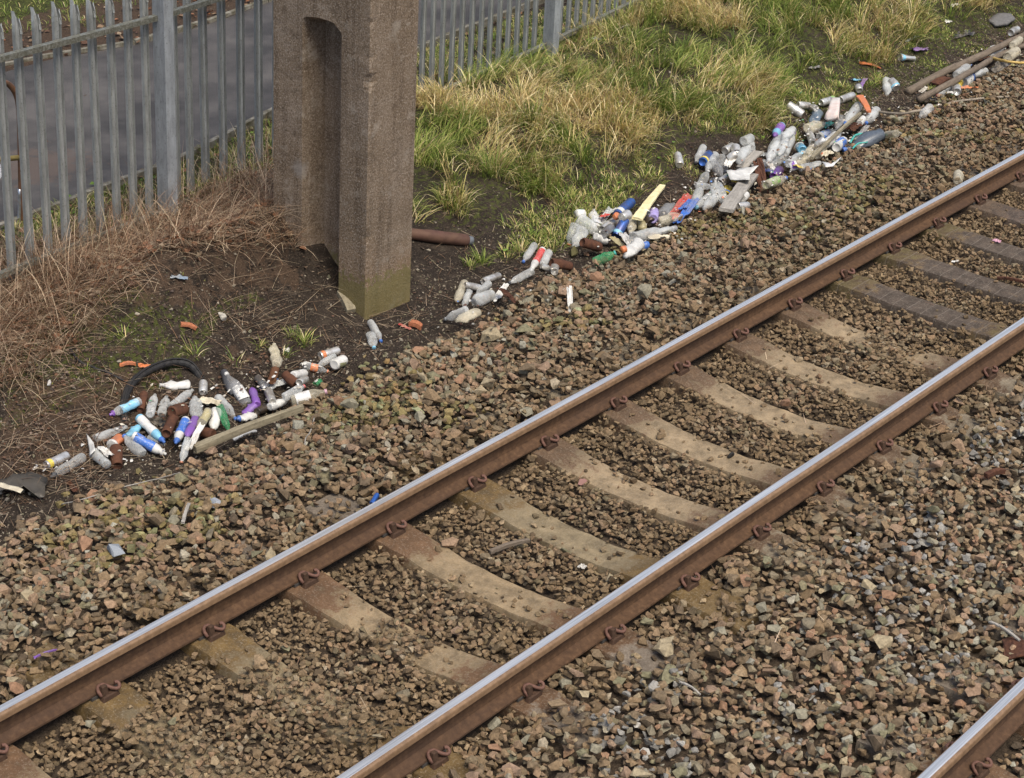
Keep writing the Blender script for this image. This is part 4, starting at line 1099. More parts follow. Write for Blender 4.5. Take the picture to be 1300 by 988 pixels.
for idx, it in enumerate(ITEMS):
    kind, (x1, y1, x2, y2), r = it['kind'], it['p'], it['r']*(1.15 if it['c'][0] > 700 else 1); lab = make_label(it)
    P1 = ground_at(x1, y1, r*.6, hmz); P2 = ground_at(x2, y2, r*.6, hmz)
    z1, z2 = sup(P1, r), sup(P2, r); zm = sup((P1+P2)/2, r)
    L0 = max(np.linalg.norm((P2-P1)[:2]), .03); z1 = max(z1, zm-.35*L0); z2 = max(z2, zm-.35*L0)
    md = (z1+z2)/2; z1 = md+np.clip(z1-md, -.3*L0, .3*L0); z2 = md+np.clip(z2-md, -.3*L0, .3*L0)
    fl = (1, .9, .72, .5, .62)[it['var']]
    if kind in ('wrap', 'shard'):
        c = atz((x1+x2)/2, (y1+y2)/2, (z1+z2)/2+.01); d = (P2-P1); L = max(np.linalg.norm(d)*.62, r*.5); wd_ = r*.62 if L > r else r*.5
        me = crumple_mesh(idx, lmat(it['body'], 'film' if it['body'] not in ('rust', 'clear') else ('clear' if it['body'] == 'clear' else 'plastic')), 1, .5 if kind == 'wrap' else .15)
        o = mk(NAMES[kind], me); o.location = c; o.rotation_euler = (random.uniform(-.2, .2), random.uniform(-.2, .2), math.atan2(d[1], d[0])); o.scale = (L, max(wd_, .02), max(.03, min(L, wd_))*.8)
        tag(o, lab, CATS[kind], GRP(it)); raise_hm(P1, P2, wd_*.8, .3); continue
    a = atz(x1, y1, z1+r*fl*.85); b = atz(x2, y2, z2+r*fl*(.85 if kind in ('can', 'cup', 'jar') else .62))
    d = Vector(b-a); L = d.length
    Lmin = {'can': 2.3*r, 'cup': 1.6*r, 'jar': 1.5*r}.get(kind, 4.4*r)
    if L < Lmin: mid = (Vector(a)+Vector(b))/2; d = d.normalized()*Lmin; a = np.array(mid-d/2); b = np.array(mid+d/2); L = Lmin
    root = empty(NAMES[kind]); X = d.normalized(); Y = Vector((0, 0, 1)).cross(X).normalized(); Z = X.cross(Y)
    roll = random.uniform(-.5, .5) if it['var'] >= 2 else random.uniform(-3, 3)
    root.matrix_world = Matrix.Translation(Vector(a))@Matrix(((X.x, Y.x, Z.x), (X.y, Y.y, Z.y), (X.z, Y.z, Z.z))).to_4x4()@Matrix.Rotation(roll, 4, 'X')@Matrix.Diagonal((L, r, r, 1))
    tag(root, lab, CATS[kind], GRP(it))
    mk('body', part_mesh(kind, 'body', it['body'], it['var']), None, root)
    if it['lab'] != '-' and kind in LABP: mk('label_sleeve', part_mesh(kind, 'label', it['lab'], it['var']), None, root)
    if it['cap'] != '-' and kind in CAPP: mk('cap', part_mesh(kind, 'cap', it['cap'], 0), None, root)
    raise_hm(a, b, r, .75)

# tyre, planks, pipe, logs and other single things
M_RUB = plain('old_rubber', (.018, .017, .017), .7, 0, .4, 30, .4, 1, (.05, .04, .03), .1)
def tyre():
    root = empty('old_tyre', ground_at(205, 490)); tag(root, 'old black tyre half buried in twigs, arching round the bottles', 'tyre'); c = root.location
    W = [ground_at(x, y, .03) for x, y in ((158, 528), (157, 512), (165, 494), (180, 480), (200, 470), (222, 464), (242, 466), (256, 474))]
    lift = [-.05, .0, .02, .025, .03, .025, .01, -.05]; W = smooth_path([np.array([w_[0]-c.x, w_[1]-c.y, w_[2]-c.z+l]) for w_, l in zip(W, lift)], 5)
    mk('tread_ring', tube_mesh('tread_ring', W, [.025+(.003 if i % 2 else 0) for i in range(len(W))], M_RUB, 12, False), None, root)
    W2 = [w_+np.array([0, -.012, .030]) for w_ in W]; mk('bead', tube_mesh('bead', W2, .006, M_RUB, 6), None, root)
tyre()
def wood_mat(name, a, b_):
    m, n, b = material(name); oc = objco(n); v = nd(n, 'ShaderNodeMapping'); v.inputs['Scale'].default_value = (1.2, 18, 18); n.links.new(oc, v.inputs[0])
    f = noise(n, 3, 6, .7, v.outputs[0], .4); g = noise(n, 25, 4, .7, geopos(n))
    c = ramp(n, f, [(.3, a), (.7, b_)]); c = mixc(n, ramp(n, g, [(.5, (0,)*3), (.75, (.6,)*3)]), c, tuple(x*.5 for x in a))
    n.links.new(c, b.inputs['Base Color']); b.inputs['Roughness'].default_value = .85; bump(n, b, f, .6, .006); return m
M_WOOD = wood_mat('weathered_plank', (.14, .115, .07), (.36, .31, .21)); M_GWOOD = wood_mat('grey_plank', (.22, .20, .175), (.42, .39, .34)); M_CWOOD = wood_mat('cream_painted_plank', (.62, .53, .27), (.85, .76, .46)); M_LOG = wood_mat('bark_log', (.095, .07, .048), (.21, .165, .12))
def plank(name, x1, y1, x2, y2, wd_, th, mat, label, cat, lift=.0, seed=1, taper=.8):
    P1, P2 = ground_at(x1, y1, th, hmz), ground_at(x2, y2, th, hmz); z1, z2 = sup(P1, .04)+lift, sup(P2, .04)+lift
    a, b = atz(x1, y1, z1+th*.5), atz(x2, y2, z2+th*.5); d = Vector(b-a); L = d.length; n = 16; V = []; Fc = []
    for i in range(n+1):
        t = i/n; w2 = wd_/2*(1-(1-taper)*t)*(1+.08*mnoise.noise(Vector((t*6, seed, 0)))); h2 = th/2
        for sx, sz in ((-1, -1), (0, -1.05), (1, -1), (1.02, 0), (1, .95), (.3, 1.08), (-.4, 1), (-1, .9), (-1.03, 0)):
            V.append((t*L+(.02*mnoise.noise(Vector((sx*5, sz*5, seed)))*(1 if i in (0, n) else 0)), sx*w2+.004*mnoise.noise(Vector((t*20, sx*3, seed))), sz*h2+.003*mnoise.noise(Vector((t*18, sx*6, seed+4)))+.012*math.sin(t*3.1)))
    k = 9
    for i in range(n):
        for j in range(k): Fc.append((i*k+j, i*k+(j+1) % k, (i+1)*k+(j+1) % k, (i+1)*k+j))
    Fc += [tuple(range(k))[::-1], tuple(n*k+j for j in range(k))]
    me = bpy.data.meshes.new(name); me.from_pydata(V, [], Fc); bm = bmesh.new(); bm.from_mesh(me); bmesh.ops.recalc_face_normals(bm, faces=bm.faces); bm.to_mesh(me); bm.free()
    o = mk(name, me, mat); X = d.normalized(); Y = Vector((0, 0, 1)).cross(X).normalized(); Z = X.cross(Y)
    o.matrix_world = Matrix.Translation(Vector(a))@Matrix(((X.x, Y.x, Z.x), (X.y, Y.y, Z.y), (X.z, Y.z, Z.z))).to_4x4(); tag(o, label, cat); return o
plank('wooden_plank', 247, 570, 384, 518, .05, .045, M_WOOD, 'long weathered plank lying along the lower edge of the left litter heap', 'plank', .03, 1, .55)
plank('white_strip', 297, 558, 326, 547, .03, .008, lmat('white'), 'thin white strip under the long weathered plank', 'strip', 0, 7)
plank('grey_plank', 922, 267, 955, 222, .115, .03, M_GWOOD, 'short wide grey plank leaning across the right litter heap', 'plank', .05, 2, .9)
plank('grey_board', 941, 214, 963, 193, .09, .02, M_GWOOD, 'pale grey board behind the white cardboard sheet', 'board', .04, 3, .9)
plank('cream_plank', 809, 278, 841, 236, .085, .02, M_CWOOD, 'pale cream split plank pointing up out of the middle litter heap', 'plank', .05, 4, .55)
plank('brown_stick', 1030, 201, 1092, 144, .03, .025, M_WOOD, 'grey brown stick lying across the top right litter heap', 'stick', .06, 5)
plank('rust_plank', 1187, 107, 1203, 99, .1, .02, lmat('rust'), 'rust red flat piece between the two logs', 'metal plate', .02, 6)
plank('wood_chunk', 446, 396, 432, 372, .07, .05, M_WOOD, 'short wood chunk leaning against the mast foot', 'wood chunk', 0, 8)
plank('brick_fragment', 521, 410, 535, 416, .05, .035, plain('brick_red', (.36, .13, .06), .9), 'orange brick fragment on the ballast edge right of the mast', 'brick', 0, 9)
plank('brick_fragment', 230, 412, 249, 417, .04, .02, bpy.data.materials['brick_red'], 'orange brick fragment on the dark bank left of the mast', 'brick', 0, 10)
plank('orange_tube', 152, 464, 172, 462, .022, .02, lmat('orange'), 'short orange tube beside the old tyre', 'tube', 0, 11)
plank('orange_strip', 1092, 80, 1117, 86, .055, .012, lmat('orange'), 'orange plastic strip lying in the moss', 'plastic strip', .0, 12)
plank('orange_plastic', 1091, 122, 1103, 142, .07, .02, lmat('orange'), 'orange and black bent plastic piece at the top of the litter heap', 'plastic piece', .04, 13, .7)
plank('metal_bar', 1252, 604, 1275, 598, .035, .03, lmat('rust'), 'rusty bolt lying on the ballast outside the second rail', 'bolt', 0, 14)
plank('rusty_bar', 1266, 353, 1302, 359, .025, .02, lmat('rust'), 'rusty bar between two ribbed sleepers at the right edge', 'bar', .01, 15)
plank('loose_stick', 622, 701, 672, 686, .026, .02, M_LOG, 'dark stick lying on stones between the rails', 'stick', .01, 16)
plank('purple_straw', 44, 835, 80, 825, .009, .009, lmat('purple'), 'thin purple straw on the ballast at lower left', 'straw', .01, 17)
plank('grey_sliver', 1256, 789, 1294, 813, .016, .01, M_GWOOD, 'thin grey sliver on the ballast at lower right', 'sliver', .01, 18)
plank('pale_sliver', 863, 866, 889, 882, .012, .008, M_GWOOD, 'short pale sliver on ballast below the second rail', 'sliver', .01, 19)
plank('pale_sliver', 232, 664, 240, 640, .02, .012, M_GWOOD, 'pale splinter standing among stones below the left heap', 'splinter', .02, 20)
plank('rusty_plate', 1274, 826, 1312, 822, .2, .012, lmat('rust'), 'rusty metal plate on the sleeper by the bottom right rail', 'plate', .0, 22)
def log(name, pts, r, mat, label, cat, lift=0):
    W = [ground_at(x, y, r+lift, hmz) for x, y in pts]; W = [np.array([p[0], p[1], sup(p, .05)*.35+.65*p[2]]) for p in W]; W = smooth_path(W, 6)
    rr = [r*(1-.25*i/len(W))*(1+.12*mnoise.noise(Vector((i*.7, r*99, 0)))) for i in range(len(W))]
    W = [w_+np.array([0, 0, .008*mnoise.noise(Vector((i*.5, 3, r*50)))]) for i, w_ in enumerate(W)]
    o = mk(name, tube_mesh(name, W, rr, mat, 10 if r > .015 else 6)); tag(o, label, cat); return o
log('fallen_log', [(1153, 115), (1195, 92), (1243, 70), (1275, 55), (1312, 38)], .042, M_LOG, 'long bark covered log, upper of two lying parallel at top right', 'log')
log('fallen_log', [(1166, 125), (1215, 99), (1269, 70), (1312, 52)], .034, M_LOG, 'long thin log, lower of two lying parallel at top right', 'log', .02)
log('yellow_stick', [(1257, 72), (1280, 76), (1310, 77)], .016, plain('yellow_cane', (.5, .34, .10), .6), 'yellow cane lying across the logs at the right edge', 'cane', .05)
log('thin_branch', [(1115, 143), (1140, 143), (1165, 140), (1200, 131), (1243, 126), (1280, 123)], .014, wood_mat('pale_branch', (.22, .18, .13), (.38, .32, .25)), 'long thin pale branch on the ballast below the logs', 'branch', .01)
log('black_hose', [(89, 443), (100, 458), (118, 466), (142, 475), (162, 486)], .010, M_RUB, 'thin black hose on the dark mossy bank left of the tyre', 'hose')
log('grey_wire', [(78, 640), (110, 632), (160, 618), (200, 606), (228, 598)], .004, M_GWOOD, 'thin grey wire stretched along the ballast edge under the left heap', 'wire', .02)
log('thin_twig', [(399, 530), (394, 548), (388, 556), (387, 569)], .005, M_GWOOD, 'thin bent twig on stones below the long weathered plank', 'twig', .01)
log('green_cord', [(1080, 178), (1086, 171), (1096, 168), (1105, 171), (1100, 177), (1090, 179), (1083, 186)], .010, lmat('teal'), 'green cord loop at the dark squashed bottle', 'cord', .05)
def squashed_dark():
    root = empty('squashed_bottle'); a = ground_at(1118, 171, .07, hmz); b = ground_at(1070, 191, .05, hmz); d = Vector(b-a); L = d.length; X = d.normalized(); Y = Vector((0, 0, 1)).cross(X).normalized(); Z = X.cross(Y)
    root.matrix_world = Matrix.Translation(Vector(a))@Matrix(((X.x, Y.x, Z.x), (X.y, Y.y, Z.y), (X.z, Y.z, Z.z))).to_4x4()@Matrix.Diagonal((L, .075, .075, 1))
    tag(root, 'large dark blue grey squashed bottle at the right end of the heap', 'bottle'); m = plain('dark_blue_plastic', (.085, .10, .12), .3, 0, .3, 12, .6)
    pr = [(.02, .3), (0, .8), (.04, .95), (.1, 1), (.3, .97), (.5, .95), (.62, .8), (.72, .45), (.8, .25), (.93, .2)]
    mk('body', lathe('body', pr, 16, m, 3), None, root); mk('cap', lathe('cap', [(.92, .26), (.925, .3), (.995, .3), (1, .25)], 10, lmat('blue'), 0), None, root)
squashed_dark()
def pipe():
    a, b = ground_at(522, 297, .04), ground_at(592, 305, .04); d = Vector(b-a); L = d.length; root = empty('rusty_pipe', a); root.rotation_euler = d.to_track_quat('X', 'Z').to_euler(); tag(root, 'rusty brown pipe lying on soil right of the mast', 'pipe')
    m = plain('pipe_rust', (.085, .042, .032), .7, .1, .3, 14, .3, 1, (.14, .08, .05), .4)
    def lt(nm, pr, mt):
        V = [(t, r*math.cos(2*math.pi*k/18), r*math.sin(2*math.pi*k/18)) for t, r in pr for k in range(18)]; Fc = [(i*18+k, (i+1)*18+k, (i+1)*18+(k+1) % 18, i*18+(k+1) % 18) for i in range(len(pr)-1) for k in range(18)]
        me = bpy.data.meshes.new(nm); me.from_pydata(V, [], Fc); me.shade_smooth(); me.materials.append(mt); mk(nm, me, None, root)
    lt('barrel', [(-.12, .042), (L*.25, .045), (L*.27, .048), (L*.3, .048), (L*.86, .048), (L, .046), (L+.015, .036)], m)
    lt('nozzle', [(L+.01, .036), (L+.05, .033), (L+.052, .026), (L+.02, .024), (L+.02, .0001)], plain('pipe_nozzle', (.20, .21, .22), .5, .4))
pipe()
def flat_thing(name, px, th, mat, label, cat, lift=.03, under=None, amp=.02):
    W = [ground_at(x, y, lift, hmz) for x, y in px]; c = sum(W)/len(W); zz = c[2]; W = [atz(x, y, .5*zz+.5*w_[2]) for (x, y), w_ in zip(px, W)]
    bm = bmesh.new(); vs = [bm.verts.new(Vector(w_-c)) for w_ in W]; f = bm.faces.new(vs); bmesh.ops.triangulate(bm, faces=[f]); bmesh.ops.subdivide_edges(bm, edges=bm.edges[:], cuts=3, use_grid_fill=True)
    for v in bm.verts: v.co.z += amp*mnoise.noise(v.co*9+Vector((len(px), 0, 3)))+amp*.5*mnoise.noise(v.co*30)
    me = bpy.data.meshes.new(name); bm.to_mesh(me); bm.free(); me.shade_smooth(); o = mk(name, me, mat); o.location = c; md = o.modifiers.new('thickness', 'SOLIDIFY'); md.thickness = th; tag(o, label, cat); return o
flat_thing('plastic_shard', [(110, 551), (119, 562), (121, 572), (115, 578)], .004, lmat('white'), 'white pointed plastic shard left of the left litter heap', 'plastic shard', .04, amp=.004)
flat_thing('cardboard_sheet', [(922, 217), (944, 214), (963, 211), (952, 222), (952, 230), (927, 228)], .004, lmat('white'), 'white torn cardboard sheet with yellow underside on the right heap', 'cardboard', .10, amp=.012)
flat_thing('yellow_card', [(924, 221), (950, 227), (944, 233), (929, 231)], .004, lmat('yellow', 'film'), 'yellow card showing under the white cardboard sheet', 'card', .06, amp=.01)
flat_thing('drink_carton', [(1056, 130), (1067, 131), (1065, 152), (1053, 154), (1050, 150)], .05, mat := plain('pink_carton', (.62, .40, .34), .6, 0, .2, 12, .3, 1, (.7, .68, .64), .9), 'pink and white drink carton standing in the top right heap', 'carton', .10, amp=.006)
flat_thing('blue_label', [(1043, 205), (1055, 209), (1069, 199), (1063, 206), (1058, 211), (1048, 212)], .004, lmat('white', 'print'), 'white bottle label with blue print lying on the ballast edge', 'label', .04, amp=.01)
flat_thing('black_sheet', [(-20, 600), (18, 608), (34, 597), (60, 603), (58, 617), (56, 630), (30, 622), (0, 625), (-20, 622)], .004, plain('black_polythene', (.035, .033, .03), .5, 0, .3, 8, .5, 1, (.09, .075, .055), .3), 'torn black polythene sheet at the left picture edge', 'plastic sheet', .05, amp=.09)
flat_thing('film_strip', [(-15, 612), (5, 614), (30, 624), (26, 627), (0, 619), (-15, 617)], .004, lmat('cream', 'film'), 'pale strip of film over the black polythene sheet', 'film strip', .12, amp=.02)
for i, (x, y, s_, c_, lb) in enumerate([(738, 612, .05, (.24, .13, .11), 'dark red stone resting on the sandy sleeper between the rails'), (147, 698, .085, (.25, .27, .29), 'large blue grey stone on the lower left ballast'), (541, 106, .0, 0, ''), (791, 36, .09, (.27, .23, .2), 'pale brown stone at the foot of the far fence'), (62, 487, .035, (.5, .48, .45), 'small white stone on the dark bank at the left edge'), (283, 403, .05, (.45, .42, .36), 'pale flat stone on the dark bank left of the mast'), (928, 578, .035, (.03, .028, .026), 'small black stone resting on the pale sleeper'), (728, 320, .08, (.10, .09, .04), 'mossy stone under the middle litter heap'), (272, 645 if False else 640, .06, (.28, .30, .33), 'smooth blue grey stone on ballast below the long plank'), (1275, 598 if False else 578, .0, 0, '')]):
    if not s_: continue
    tv, tf = NEAR_T[i+3]; me = mesh_np('loose_stone', tv, tf, None, plain('stone_%d' % i, c_, .9, 0, .2, 20, .2)); P = ground_at(x, y, s_*.4, hmz); o = mk('loose_stone', me); o.location = P; o.scale = (s_, s_*.9, s_*.8); o.rotation_euler = (.3*i, .2, i); tag(o, lb, 'stone')

flat_thing('concrete_slab', [(1254, 28), (1265, 20), (1282, 20), (1288, 27), (1278, 33), (1263, 34)], .03, plain('slab_grey', (.13, .125, .12), .9), 'flat dark grey slab at the top right corner', 'slab', .02, amp=.01)

# small countless scraps between the bottles
def scraps():
    P = []
    for (px0, py0, px1, py1, n) in ((60, 600, 260, 560, 30), (150, 530, 420, 470, 80), (570, 400, 730, 330, 35), (730, 310, 870, 270, 60), (870, 255, 1010, 200, 150), (980, 200, 1110, 150, 150), (1010, 140, 1120, 150, 60), (1170, 118, 1290, 66, 50)):
        for _ in range(n):
            t = random.random(); P.append((px0+(px1-px0)*t+random.gauss(0, 14), py0+(py1-py0)*t+random.gauss(0, 12)))
    bm = bmesh.new(); cl = []
    pal = [(.62, .6, .56), (.5, .48, .44), (.42, .38, .32), (.66, .64, .6), (.3, .28, .25), (.55, .5, .4), (.12, .06, .04), (.2, .12, .08), (.08, .2, .5), (.5, .14, .06), (.1, .3, .16)]; wts = [6, 6, 5, 4, 4, 4, 3, 3, 1, 1, 1]
    for px_, py_ in P:
        w_ = ground_at(px_, py_, .015, hmz); s_ = random.uniform(.006, .02); c = random.choices(pal, wts)[0]; a = random.uniform(0, 6.3); e = random.uniform(.4, 1); tl = random.uniform(-.5, .5)
        vs = []
        for k in range(6):
            q = a+k*math.pi/3; r_ = s_*random.uniform(.55, 1.1); x_, y_ = r_*math.cos(q), r_*e*math.sin(q); vs.append(bm.verts.new((w_[0]+x_, w_[1]+y_, w_[2]+tl*x_+random.uniform(-.004, .006)))); cl.append(c)
        ctr = bm.verts.new((w_[0], w_[1], w_[2]+s_*.4)); cl.append(c)
        for k in range(6): bm.faces.new((ctr, vs[k], vs[(k+1) % 6]))
    me = bpy.data.meshes.new('litter_scraps'); bm.to_mesh(me); bm.free(); a_ = me.color_attributes.new('Col', 'FLOAT_COLOR', 'POINT'); a_.data.foreach_set('color', np.concatenate([np.array(cl), np.ones((len(cl), 1))], 1).astype(np.float32).ravel())
    o = mk('litter_scraps', me, attr_mat('scrap_plastic', .5, True, 30, (.75, 1.15), .2, .002, .5)); tag(o, kind='stuff')
scraps()

# ---------------------------------------------------------------- plants, leaves, twigs, pebbles
def scatter(n, x0, x1, y0, y1, polys=None, jit=.12, dens=None):
    x = rng.uniform(x0, x1, n); y = rng.uniform(y0, y1, n)
    if polys is not None:
        jx = x+(fbm(x, y, .35, 61)-.5)*4*jit; jy = y+(fbm(x, y, .35, 67)-.5)*4*jit
        k = np.zeros(n, bool)
        for p in polys: k |= inpoly(jx, jy, p)
        x, y = x[k], y[k]
    if dens is not None:
        k = rng.random(len(x)) < dens(x, y); x, y = x[k], y[k]
    k = in_view(x, y, gz(x, y), 160, 160); return x[k], y[k]
def blade_mesh(name, x, y, L, W, az, lean, curl, colors, mat, seg=3, z=None):
    n = len(x); z = z_ground(x, y)-.006 if z is None else z
    hx, hy = np.cos(az), np.sin(az); H = np.zeros(n); U = np.zeros(n)
    lv = []; 
    for i in range(seg+1):
        th = lean+curl*(i/seg); lv.append((H.copy(), U.copy()))
        H += L/seg*np.sin(th); U += L/seg*np.cos(th)
    side = az+math.pi/2+rng.uniform(-.6, .6, n); sx, sy = np.cos(side), np.sin(side); V = []
    gnd = z
    for i, (h, u) in enumerate(lv):
        wv = W*(1-.15*i)/2 if i < seg else None
        px_, py_ = x+hx*h, y+hy*h; pz = np.maximum(gnd+u, gz(px_, py_)+.006) if i else gnd+u
        if i < seg:
            V.append(np.stack([px_-sx*wv, py_-sy*wv, pz], -1)); V.append(np.stack([px_+sx*wv, py_+sy*wv, pz], -1))
        else: V.append(np.stack([px_, py_, pz], -1))
    k = 2*seg+1; V = np.stack(V, 1).reshape(-1, 3); b = np.arange(n)[:, None]*k
    q = np.concatenate([b+np.array([[2*i, 2*i+1, 2*i+3, 2*i+2]]) for i in range(seg-1)], 0); t = b+np.array([[2*seg-2, 2*seg-1, 2*seg]])
    c = np.repeat(colors[:, None], k, 1).reshape(-1, 3)
    o = mk(name, mesh_np(name, V, [q, t], c, mat, True)); tag(o, kind='stuff'); print(name, n, n*(2*seg-1)); return o
def grass_mat():
    m, n, b = material('grass_blades'); a = nd(n, 'ShaderNodeAttribute', attribute_name='Col'); n.links.new(a.outputs['Color'], b.inputs['Base Color'])
    b.inputs['Roughness'].default_value = .6; b.inputs['Specular IOR Level'].default_value = .25
    tr = nd(n, 'ShaderNodeBsdfTranslucent'); n.links.new(a.outputs['Color'], tr.inputs[0]); mx = nd(n, 'ShaderNodeMixShader'); mx.inputs[0].default_value = .3
    out = n.nodes['Material Output']; n.links.new(b.outputs[0], mx.inputs[1]); n.links.new(tr.outputs[0], mx.inputs[2]); n.links.new(mx.outputs[0], out.inputs[0]); return m
M_GRASS = grass_mat()
def pick(pal, n, wt=None, var=.25):
    pal = np.array(pal); wt = None if wt is None else np.array(wt)/np.sum(wt); return pal[rng.choice(len(pal), n, p=wt)]*rng.uniform(1-var, 1+var, (n, 1))
GREEN = [(.16, .23, .04), (.26, .32, .07), (.42, .43, .13), (.11, .17, .03)]
TANG = [(.80, .62, .30), (.92, .78, .46), (.58, .43, .20), (.62, .55, .20), (.28, .19, .10)]
G1 = poly_world([(534, 128), (620, 88), (812, 0), (860, -45), (1400, -60), (1400, -8), (1290, 2), (1230, 20), (1170, 50), (1110, 75), (1040, 92), (1000, 120), (960, 150), (900, 165), (850, 170), (815, 205), (760, 215), (700, 262), (655, 262), (625, 225), (590, 215), (585, 262), (560, 292), (524, 290)])
G1b = poly_world([(640, 300), (690, 262), (760, 205), (840, 180), (960, 140), (1040, 100), (1110, 90), (1110, 125), (1040, 130), (1000, 160), (900, 182), (850, 240), (800, 262), (740, 276), (700, 310), (640, 345)])
def tussock(nt, polys, x0, x1, y0, y1, bl, Lr, green, name, spread=.06, az0=None, azs=1.2, W=.0055, lean=(.15, .9), curl=(.5, 1.7), dens=None):
    tx, ty = scatter(nt, x0, x1, y0, y1, polys, dens=dens); n = len(tx); nb = rng.poisson(bl, n)+3; i = np.repeat(np.arange(n), nb); N_ = len(i)
    a = rng.uniform(0, 2*math.pi, N_); rr = rng.uniform(0, 1, N_)**.7*spread; x = tx[i]+np.cos(a)*rr; y = ty[i]+np.sin(a)*rr
    size = rng.uniform(*Lr, n)[i]; L = size*rng.uniform(.5, 1.15, N_)
    az = a if az0 is None else np.where(rng.random(N_) < .3, a, (az0+(fbm(tx, ty, .6, 131)[i]-.5)*5*azs+rng.normal(0, .45, N_)))
    g = (green(tx, ty)[i] if callable(green) else green); isg = rng.random(N_) < g
    c = np.where(isg[:, None], pick(GREEN, N_), pick(TANG, N_)); 
    return blade_mesh(name, x, y, L, rng.uniform(.7, 1.3, N_)*W, az, rng.uniform(*lean, N_), rng.uniform(*curl, N_), c, M_GRASS)
gmix = lambda x, y: np.clip(.10+.85*sst(.36, .62, fbm(x, y, .7, 90)), .06, .9)
gdens = lambda x, y: .14+.86*sst(.40, .52, fbm(x, y, .38, 95))
tussock(3900, [G1], 4.6, 17.5, 2.9, 6.0, 24, (.14, .33), gmix, 'bank_grass', .065, -2.1, 1.3, .0066, dens=gdens)
tussock(2300, [G1], 4.6, 17.5, 2.9, 6.0, 18, (.18, .36), lambda x, y: .12+0*x, 'tall_dry_grass', .07, -2.2, 1.2, .0055, dens=lambda x, y: sst(.42, .55, fbm(x, y, .7, 97)))
tussock(6500, [G1b], 5.3, 14, 2.5, 4.4, 13, (.04, .12), .72, 'short_green_grass', .06, dens=lambda x, y: sst(.30, .52, fbm(x, y, .25, 12)))
# green strip behind the fence, verge beyond the path
tussock(4200, None, 2.4, 12.5, 5.0, 6.3, 9, (.04, .12), .72, 'fence_strip_grass', .06, dens=lambda x, y: (y < pn(x)-.02)*(.15+.85*sst(.4, .6, fbm(x, y, .3, 33))))
tussock(5200, None, 5.0, 14.0, 8.6, 12.5, 8, (.04, .10), .9, 'verge_grass', .07, dens=lambda x, y: sst(8.75, 9.5, y+.6*(fbm(x, y, .5, 14)-.5))*(y > pf(x)+.06))
# small separate tufts
for i, (px_, py_, nb, hh, g) in enumerate([(386, 437, 60, .12, .85), (358, 452, 35, .1, .8), (372, 428, 40, .1, .9), (300, 462, 14, .12, .5), (246, 452, 20, .14, .6), (330, 440, 24, .08, .8), (612, 334, 90, .13, .95), (596, 340, 40, .1, .9), (660, 322, 50, .12, .7), (700, 300, 60, .1, .7), (812, 172, 50, .14, .8), (1105, 110, 40, .1, .9),
        (880, 250, 20, .08, .9), (1180, 115, 25, .07, .9), (1255, 105, 25, .06, .8), (590, 160, 160, .30, .7), (625, 220, 170, .26, .9), (575, 262, 120, .22, .6), (1010, 180, 30, .12, .7), (160, 430, 20, .1, .8), (110, 470, 16, .06, .9), (880, 35, 150, .25, .8), (790, 160, 140, .26, .75), (965, 100, 150, .26, .8), (1160, 25, 150, .3, .3), (660, 125, 120, .28, .25), (560, 100, 120, .32, .4)]):
    P = ground_at(px_, py_); n = nb; a = rng.uniform(0, 2*math.pi, n); rr = rng.uniform(0, .05+.02*(nb > 100)*3, n)
    o = blade_mesh('grass_tuft', P[0]+np.cos(a)*rr, P[1]+np.sin(a)*rr, hh*rng.uniform(.5, 1.2, n), np.full(n, .006), a+rng.normal(0, .5, n), rng.uniform(.1, .9, n), rng.uniform(.4, 1.4, n), np.where((rng.random(n) < g)[:, None], pick(GREEN, n), pick(TANG, n)), M_GRASS, 4)
# dry stems on the left bank
G2 = poly_world([(-60, 340), (0, 320), (200, 272), (345, 212), (352, 275), (372, 318), (335, 342), (290, 350), (240, 345), (200, 330), (120, 385), (95, 430), (70, 470), (0, 480), (-60, 480)])
STEM = [(.40, .27, .175), (.62, .47, .33), (.22, .135, .085), (.62, .49, .33), (.32, .19, .11), (.16, .10, .065)]
x, y = scatter(26000, 1.2, 6.2, 3.0, 5.4, [G2]); n = len(x)
blade_mesh('dry_stems', x, y, rng.uniform(.12, .46, n), rng.uniform(.0028, .0055, n), rng.normal(-2.0, 1.0, n), rng.uniform(.4, 1.3, n), rng.uniform(.3, 1.1, n), pick(STEM, n), M_GRASS, 4)
x, y = scatter(5200, 1.2, 6.2, 3.9, 5.6, None, dens=lambda x, y: np.exp(-((y-np.interp(x, [1.8, 4.32, 6], [4.45, 4.9, 5.0]))/.28)**2)*.9); n = len(x)
blade_mesh('dry_stems', x, y, rng.uniform(.2, .5, n), rng.uniform(.003, .0055, n), rng.uniform(0, 6.28, n), rng.uniform(.05, .6, n), rng.uniform(.3, 1.4, n), pick(STEM+[(.5, .42, .28)], n), M_GRASS, 4)
BK = poly_world([(0, 400), (120, 400), (230, 350), (370, 310), (430, 370), (400, 420), (280, 440), (150, 460), (60, 540), (0, 560)])
x, y = scatter(9500, .8, 6, 2.6, 4.6, [BK], dens=lambda x, y: .15+.85*sst(.42, .6, fbm(x, y, .4, 171))); n = len(x)
blade_mesh('dry_stems', x, y, rng.uniform(.08, .34, n), rng.uniform(.0022, .0045, n), rng.normal(-1.6, 1.6, n), rng.uniform(1.0, 1.5, n), rng.uniform(-.1, .5, n), pick(STEM, n)*.8, M_GRASS, 4)
x, y = scatter(3800, .8, 6, 2.6, 4.6, [BK]); leaves_later = (x, y)
MG = [MOSS_W[1], MOSS_W[2], poly_world([(1080, 60), (1200, 30), (1310, 0), (1310, 36), (1150, 112), (1090, 130)])]
tussock(5200, MG, 8.5, 17, 2.6, 5.0, 9, (.015, .055), .93, 'short_green_grass', .05, dens=lambda x, y: sst(.36, .56, fbm(x, y, .3, 181)))
